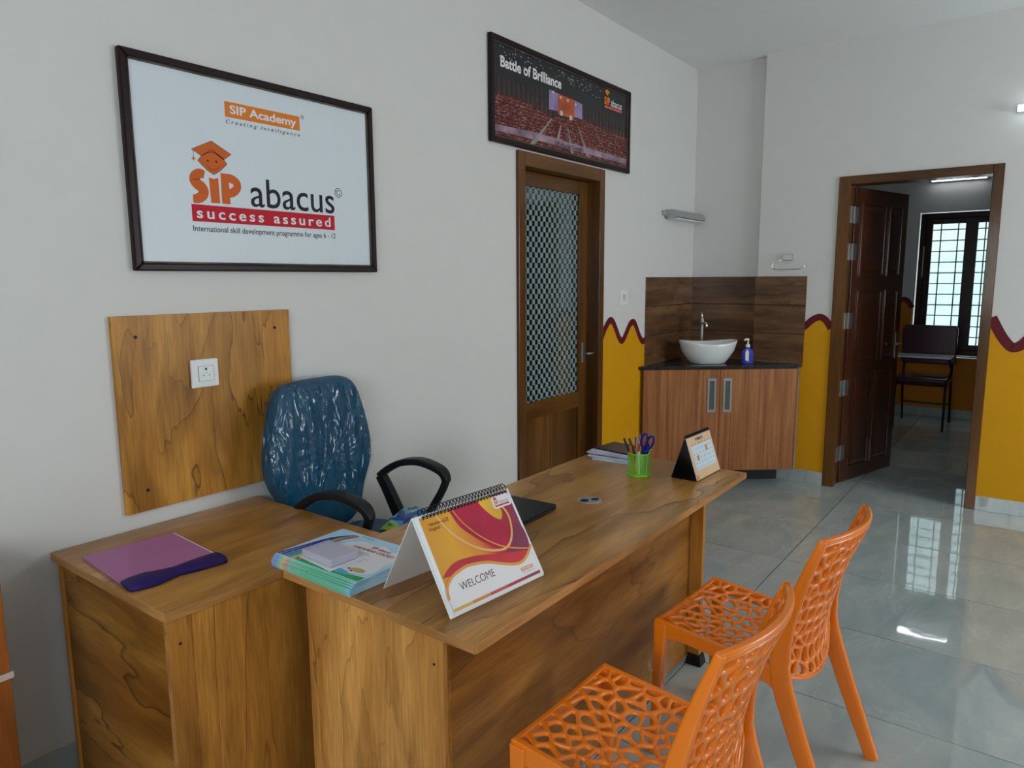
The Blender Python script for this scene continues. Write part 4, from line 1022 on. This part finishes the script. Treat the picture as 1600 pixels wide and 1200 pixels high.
# flip chart (desk calendar) with WELCOME cover
fc = thing('flip_chart', 'spiral-bound tent flip chart with WELCOME cover on the desk', 'flip chart', (1.42, -1.21, .7602))
PV = plane((1.240, -1.333, .7646), (.995, -.095, 0), Vector((1.25, -1.19, .99))-Vector((1.24, -1.333, .762)))
Wf, Hf = .362, .270
B().pbox(PV, 0, Wf, 0, Hf, -.0065, -.0045).build('front_board', M['white'], fc, bevel=.0006)
for i in range(3): B().pbox(PV, .006, Wf-.001, .003+.0015*i, Hf-.001, -.0043+.0014*i, -.0031+.0014*i).build('page', M['paper'], fc)
PO = PV(0, Hf, -.006)
rear_v = Vector((1.263, -1.057, .7612))-PO
PR = plane(PO, (.995, -.095, 0), rear_v)
B().pbox(PR, 0, Wf, 0, rear_v.length*.995, -.0022, 0).build('rear_board', M['white'], fc, bevel=.0006)
c1 = .0004
def cover_mat():
    m_, nt, b = new_mat('orange_magenta_swirl_print'); setc(b, (.7, .3, .05), .3)
    tc = nd(nt, 'ShaderNodeTexCoord'); 
    sep = nd(nt, 'ShaderNodeSeparateXYZ', {0: tc.outputs['Object']})
    x = nd(nt, 'ShaderNodeMapRange', {0: sep.outputs[0], 1: -.16, 2: .18}).outputs[0]
    n1 = nd(nt, 'ShaderNodeTexNoise', {'Vector': tc.outputs['Object'], 'Scale': 5.0, 'Detail': 1.0, 'Distortion': 1.8})
    s_ = nd(nt, 'ShaderNodeMath', {0: n1.outputs['Fac'], 1: .5, 2: -.25}, operation='MULTIPLY_ADD')
    a = nd(nt, 'ShaderNodeMath', {0: x, 1: s_.outputs[0]}, operation='ADD')
    r = ramp(nt, a.outputs[0], [(0.0, (.66, .30, .04)), (.25, (.72, .36, .04)), (.45, (.66, .18, .04)), (.62, (.50, .03, .05)), (.8, (.36, .03, .06)), (1.0, (.24, .05, .09))])
    nt.links.new(r.outputs[0], b.inputs['Base Color']); return m_
rect('cover_print', cover_mat(), fc, PV, .018, .352, .045, .262, c1, .0003)
def fpoly(name, mat, pts_, c_, P=PV, par=fc): return flat(name, mat, par, P, pts_, c_, .0002)
low = spline([(.013, .043), (.020, .072), (.046, .093), (.080, .102), (.115, .105), (.173, .095), (.225, .075), (.262, .062), (.290, .058), (.318, .066), (.345, .084), (.353, .095)], 4)
# magenta sweep from the top centre down to the right
fpoly('print_swirl', simple('crimson_ink', (.45, .02, .06), .3, var=.2), spline([(.12, .260), (.135, .211), (.160, .180), (.193, .148), (.225, .126), (.262, .113), (.300, .118), (.300, .160), (.262, .200), (.235, .235), (.225, .261)], 4), c1+.0004)
fpoly('print_swirl', simple('gold_ink', (.78, .44, .05), .3, var=.2), spline([(.228, .261), (.240, .235), (.262, .205), (.285, .190), (.300, .205), (.300, .235), (.285, .261)], 4), c1+.0007)
fpoly('print_swirl', simple('plum_ink', (.22, .04, .09), .3, var=.1), spline([(.262, .100), (.300, .128), (.325, .165), (.352, .150), (.352, .100), (.330, .080), (.295, .075)], 4), c1+.0007)
fpoly('print_swirl', simple('scarlet_ink', (.52, .04, .05), .3, var=.2), spline([(.018, .100), (.07, .125), (.14, .123), (.20, .110), (.27, .095), (.335, .082), (.320, .066), (.262, .062), (.173, .095), (.115, .108), (.046, .096)], 4), c1+.001)
def rib(name, mat, pts_, w_, c_, par=fc, P=PV):
    b = ribbon(P, spline(pts_, 6), w_, c_); return b.build(name, mat, par)
rib('print_curve', simple('pale_gold_ink', (.78, .42, .16), .3), [(.07, .262), (.10, .20), (.15, .150), (.20, .122), (.255, .110), (.290, .125), (.312, .160), (.318, .200), (.300, .240)], .007, c1+.0013)
rib('print_curve', simple('orange_glow_ink', (.72, .30, .06), .3), [(.13, .262), (.15, .215), (.19, .165), (.24, .125), (.29, .102), (.345, .085)], .004, c1+.0016)
w2 = B(); n_ = len(low); w2.flat = True
w2.add([PV(x, y, c1+.0019) for x, y in low]+[PV(x, .004, c1+.0019) for x, y in low], [(i, n_+i, n_+i+1, i+1) for i in range(n_-1)])
w2.build('print_white_field', M['print_white'], fc)
b = ribbon(PV, low, .008, c1+.0021); b.build('print_curve', simple('amber_ink', (.70, .32, .08), .3), fc)
seg = [((.64, .40, .10)), ((.62, .24, .08)), ((.50, .10, .07)), ((.36, .05, .08)), ((.30, .05, .09))]
for i, c_ in enumerate(seg):
    a0 = .014+i*.0665; rect('colour_bar', simple('bar_ink', c_, .4), fc, PV, a0, a0+.0665, .011, .019, c1+.0023, .0002)
text('WELCOME', simple('brown_ink', (.10, .02, .015), .4), fc, PV, .060, .186, .053, .073, c1+.0024, offset=-.008)
text('Version - 6.22', simple('brown_ink', (.16, .05, .01), .4), fc, PV, .040, .108, .234, .244, c1+.0022, shear=.1)
text('English', simple('brown_ink', (.16, .05, .01), .4), fc, PV, .036, .072, .219, .230, c1+.0022, shear=.1)
rr_ = []
for (cx, cy, a0) in ((.343, .228, -90), (.343, .2505, 0), (.285, .2505, 90), (.285, .228, 180)):
    for k_ in range(4): rr_.append((cx+.007*cos(radians(a0+30*k_)), cy+.007*sin(radians(a0+30*k_))))
fpoly('logo_patch', M['print_white'], rr_, c1+.0017)
text('SIP', M['logo_orange'], fc, PV, .285, .303, .233, .244, c1+.0021, offset=.03, small=True)
text('abacus', simple('slate_ink', (.25, .2, .35), .4), fc, PV, .306, .342, .233, .244, c1+.0021, small=True)
rect('red_bar', M['red'], fc, PV, .285, .342, .2265, .2305, c1+.0021, .0002)
fpoly('logo_head', M['logo_orange'], [(.290, .2455), (.285, .250), (.293, .2555), (.301, .250), (.297, .2455)], c1+.0021)
rect('orange_label', simple('peach_ink', (.70, .32, .16), .4), fc, PV, .280, .330, .034, .044, c1+.0023, .0002)
text('SIP Academy', M['print_white'], fc, PV, .283, .327, .036, .042, c1+.0028, offset=.02, small=True)
text('www.sipabacus.com', simple('grey_ink', (.25, .25, .28), .5), fc, PV, .284, .332, .027, .031, c1+.0023, small=True)
ctr = PV(0, Hf+.001, -.001)
for i in range(26):
    a = .030+i*.0125
    pts_ = []
    for k_ in range(14):
        an = -1.9+k_*(4.9/13)
        pts_.append(PV(a+.0012*k_/13, Hf+.001+.0145*sin(an+.35)*1.0, -.001+.0125*cos(an+.35)))
    B().tube(pts_, .0014, 6).build('binding_ring', M['black'], fc, smooth=True)
hb_ = B()
for i in range(26): hb_.pbox(PV, .028+i*.0125, .033+i*.0125, Hf-.010, Hf-.004, .0022, .0024)
hb_.build('punch_hole', M['ink'], fc)
# dark blue thing glimpsed beneath / behind the flip chart
bl = thing('blue_pouch', 'dark blue pouch half hidden behind the flip chart', 'pouch', (1.50, -1.00, .7602), radians(10))
B().ring([[(s_*.075*cos(2*pi*j/20), s_*.05*sin(2*pi*j/20), z) for j in range(20)] for s_, z in ((.9, 0), (1, .006), (.95, .018), (.6, .026), (.1, .028))]).build('pouch_body', simple('royal_blue_cloth', (.01, .02, .28), .5, bump=.3, bscale=100), bl, False, smooth=True)

# laptop
lp = thing('laptop', 'closed black laptop lying behind the flip chart', 'laptop', (1.955, -.962, .7602), radians(2.5))
B().box(-.155, .155, -.112, .112, .002, .013).build('laptop_base', M['black'], lp, False, bevel=.003)
B().box(-.155, .155, -.112, .112, .0135, .022).build('laptop_lid', M['black'], lp, False, bevel=.003)

# magazines
mg_cols = [(.62, .60, .70), (.30, .62, .72), (.60, .56, .70), (.25, .50, .60), (.52, .46, .64), (.58, .54, .62), (.015, .015, .018)]
names_ = ['pale white booklet at the bottom of the far desk stack', 'cyan-edged booklet second from bottom of the far desk stack', 'lilac-edged booklet third from bottom of the far desk stack',
          'teal-edged booklet in the middle of the far desk stack', 'purple-edged booklet third from top of the far desk stack', 'pale booklet just below the black-covered one behind the pen cup', 'black-covered booklet on top of the stack behind the pen cup']
zc = .7604; rr = random.Random(9)
for i, (c_, nm) in enumerate(zip(mg_cols, names_)):
    th = .0062
    t = thing('booklet', nm, 'book', (2.925+rr.uniform(-.012, .010)+.004*i, -.868+(-.028, -.018, -.004, .0, .004, -.010, -.022)[i], zc), (.05, -.03, .06, -.02, .04, -.05, -.13)[i], 'booklets stacked at the far end of the desk')
    B().box(-.078, .078, -.108, .108, .0006, th-.0006).build('pages', simple('page_block', tuple(min(.75, q*.4+.42) for q in c_) if i < 6 else (.45, .4, .52), .6), t, False)
    mc = simple('booklet_cover', c_, .3, var=.15)
    B().box(-.080, .079, -.110, .110, th-.0006, th).box(-.080, .079, -.110, .110, 0, .0006).box(-.081, -.0795, -.110, .110, 0, th).build('cover', mc, t, False)
    zc += th+.0002

# small tent calendar
sc_ = thing('tent_calendar', 'small black-backed tent calendar with orange page at the desk end', 'calendar', (2.88, -1.28, .7602))
PK = plane((2.763, -1.340, .7612), (.9997, -.025, 0), (.012, .06, .182))
Wk, Hk = .240, .188
B().pbox(PK, 0, Wk, 0, Hk, -.003, -.001).build('front_board', M['black'], sc_)
QO = PK(0, Hk, -.002); rv = Vector((2.762, -1.222, .7612))-QO; PQ = plane(QO, (.9997, -.025, 0), rv)
B().pbox(PQ, 0, Wk, 0, rv.length*.995, -.002, 0).build('rear_board', M['black'], sc_)
B().box(2.765, 3.000, -1.34, -1.224, .7606, .7618).build('base_board', M['black'], sc_)
peach = simple('peach_page_print', (.66, .46, .30), .4, var=.04)
for i in range(3): B().pbox(PK, .002, Wk-.001, .002, Hk-.004, -.0008+.0012*i, .0003+.0012*i).build('page', peach if i == 2 else M['paper'], sc_)
rect('month_grid', simple('pale_blue_page', (.55, .66, .74), .4, var=.03), sc_, PK, .022, .225, .040, .142, .003, .0002)
gl_ = B(); gl_.flat = True
for r in range(5):
    for c_ in range(7):
        a = .032+c_*.0285; b_ = .124-r*.0195
        gl_.add([PK(a, b_, .0036), PK(a+.009, b_, .0036), PK(a+.009, b_+.006, .0036), PK(a, b_+.006, .0036)], [(0, 1, 2, 3)])
gl_.build('date_print', simple('faint_blue_ink', (.30, .42, .58), .5), sc_)
txt = simple('calendar_ink', (.05, .05, .07), .5)
text('NOVEMBER 2023', txt, sc_, PK, .078, .155, .160, .172, .0033, offset=.01, small=True)
text('M   T   W   T   F   S   S', txt, sc_, PK, .030, .222, .1455, .151, .0033, small=True)
for a, b_ in ((.153, .106), (.054, .078)): rect('orange_square', M['logo_orange2'], sc_, PK, a, a+.018, b_, b_+.022, .0038, .0002)
rect('orange_square', M['logo_orange2'], sc_, PK, .006, .022, .004, .022, .0034, .0002)
bd = B()
for i in range(26): bd.tube([PK(.008+i*.009, Hk-.006, .003), PK(.008+i*.009, Hk+.003, .004), PK(.008+i*.009, Hk+.006, -.002), PK(.008+i*.009, Hk, -.008)], .0022, 5)
bd.build('spiral_binding', M['black'], sc_)

# green mesh pen cup, six sides of perforated sheet
cup = thing('pen_cup', 'green wire mesh pen cup on the far desk end', 'pen holder', (2.722, -1.092, .7602), radians(10))
hexa = [(.050*cos(pi/3*k_), .050*sin(pi/3*k_)) for k_ in range(6)]
rim = B(); mesh_b = B()
for k_ in range(6):
    (xa, ya), (xb, yb) = hexa[k_], hexa[(k_+1) % 6]
    Ps = plane((xa, ya, 0), (xb-xa, yb-ya, 0), (0, 0, 1)); L_ = .050
    n_, mrow = 10, 19
    for i in range(n_):
        for j in range(mrow):
            ca, cb_ = (i+.5)*L_/n_, .004+(j+.5)*.092/mrow
            da, db = L_/n_/2, .092/mrow/2
            o4 = [(ca-da, cb_), (ca, cb_-db), (ca+da, cb_), (ca, cb_+db)]
            # cell split as a square ring with a diamond opening
            sq = [(ca-da, cb_-db), (ca, cb_-db), (ca+da, cb_-db), (ca+da, cb_), (ca+da, cb_+db), (ca, cb_+db), (ca-da, cb_+db), (ca-da, cb_)]
            inn = [(ca-da*.6, cb_-db*.6), (ca, cb_-db*.86), (ca+da*.6, cb_-db*.6), (ca+da*.86, cb_), (ca+da*.6, cb_+db*.6), (ca, cb_+db*.86), (ca-da*.6, cb_+db*.6), (ca-da*.86, cb_)]
            mesh_b.flat = True
            mesh_b.add([Ps(*p) for p in sq]+[Ps(*p) for p in inn], [(q, (q+1) % 8, 8+(q+1) % 8, 8+q) for q in range(8)])
mesh_b.build('mesh_wall', M['green'], cup, False, merge=True)['kind'] = 'stuff'
for z in (.003, .098):
    rim.tube([(x, y, z) for x, y in hexa], .0026, 6, closed=True)
rim.build('rim', M['green'], cup, False)
B().prism(plane((0, 0, 0), (1, 0, 0), (0, 1, 0)), [(x*.97, y*.97) for x, y in hexa], .001, .003).build('cup_base', M['green'], cup, False)
# pens, pencils, scissors standing in it
def stick(name, label, cat, base, tip, r, mat, capc=None, grp='pens in the green mesh cup'):
    base = Vector(base); tip = Vector(tip); d = tip-base
    t = thing(name, label, cat, base+Vector((2.722, -1.092, .7602+.0045)), 0, grp)
    B().tube([d*0, d*.72, d*.74], [r, r, r*.9], 8).build('barrel', mat, t, False, smooth=False)
    if name == 'pencil':
        B().tube([d*.74, d*.74+(d*.26)], [r*.9, .0004], 8).build('point', simple('sharpened_wood', (.62, .38, .2), .6), t, False)
    else:
        B().tube([d*.74, d*.76, d], [r*.9, r*1.15, r], 8).build('pen_cap', capc or mat, t, False)
    return t
pm = lambda n_, c_: simple(n_, c_, .3)
stick('pen', 'black pen leaning left in the green cup', 'pen', (.0, .01, 0), (-.012, .068, .150), .0048, pm('black_pen', (.02, .02, .022)))
stick('pen', 'dark grey pen beside the black one in the green cup', 'pen', (.01, -.005, 0), (-.008, .045, .152), .0052, pm('grey_pen', (.05, .05, .055)))
stick('pen', 'short orange-red pen in the green cup', 'pen', (-.015, .01, 0), (-.030, .028, .128), .0050, pm('orange_pen', (.65, .11, .04)))
stick('pen', 'blue pen in the middle of the green cup', 'pen', (.012, .0, 0), (.005, .020, .158), .0048, pm('blue_pen', (.03, .04, .36)))
stick('pen', 'light blue and white pen in the green cup', 'pen', (-.012, -.008, 0), (-.020, -.006, .150), .0050, pm('white_pen', (.62, .68, .72)), pm('cyan_cap', (.1, .32, .5)))
stick('pen', 'clear white pen leaning forward in the green cup', 'pen', (.0, .016, 0), (-.028, -.014, .140), .0050, pm('clear_pen', (.60, .62, .60)), pm('red_cap', (.55, .05, .04)))
stick('pencil', 'orange pencil with sharp point up in the green cup', 'pencil', (-.005, .005, 0), (.000, .012, .188), .0036, pm('orange_pencil', (.70, .30, .06)))
stick('pencil', 'yellow pencil beside the orange one in the green cup', 'pencil', (.006, -.01, 0), (-.004, -.004, .182), .0036, pm('yellow_pencil', (.68, .42, .08)))
stick('pencil', 'black slim pencil tallest at the left of the cup', 'pencil', (.012, .012, 0), (.004, .060, .178), .0030, pm('dark_pencil', (.06, .02, .02)))
sz = thing('scissors', 'blue-handled scissors standing in the green cup', 'scissors', (2.722, -1.105, .7647), 0)
navy = pm('navy_plastic', (.012, .014, .20))
P_s = plane((0, 0, 0), (.25, -.97, 0), (0, 0, 1))
B().prism(P_s, [(-.003, .0), (.006, .10), (-.006, .10)], 0, .0018).prism(P_s, [(.001, .0), (.012, .10), (.0, .10)], .002, .0038).build('blade', M['steel'], sz, False)
for (ca, cb_, rx_, ry_, tl_) in ((.010, .150, .013, .030, -.15), (.034, .142, .013, .030, -.35)):
    pts_ = []
    for k_ in range(18):
        a_ = 2*pi*k_/18; xx, yy = rx_*cos(a_), ry_*sin(a_)
        pts_.append(P_s(ca+xx*cos(tl_)-yy*sin(tl_), cb_+xx*sin(tl_)+yy*cos(tl_), .003))
    B().tube(pts_, .0052, 8, closed=True).tube([P_s(ca*.9-.002, cb_-.028, .003), P_s(.004, .088, .003)], .007, 8).build('handle', navy, sz, False, smooth=True)
stick('marker', 'thick navy marker at the right of the green cup', 'marker', (.006, -.018, 0), (.012, -.034, .138), .0078, navy)
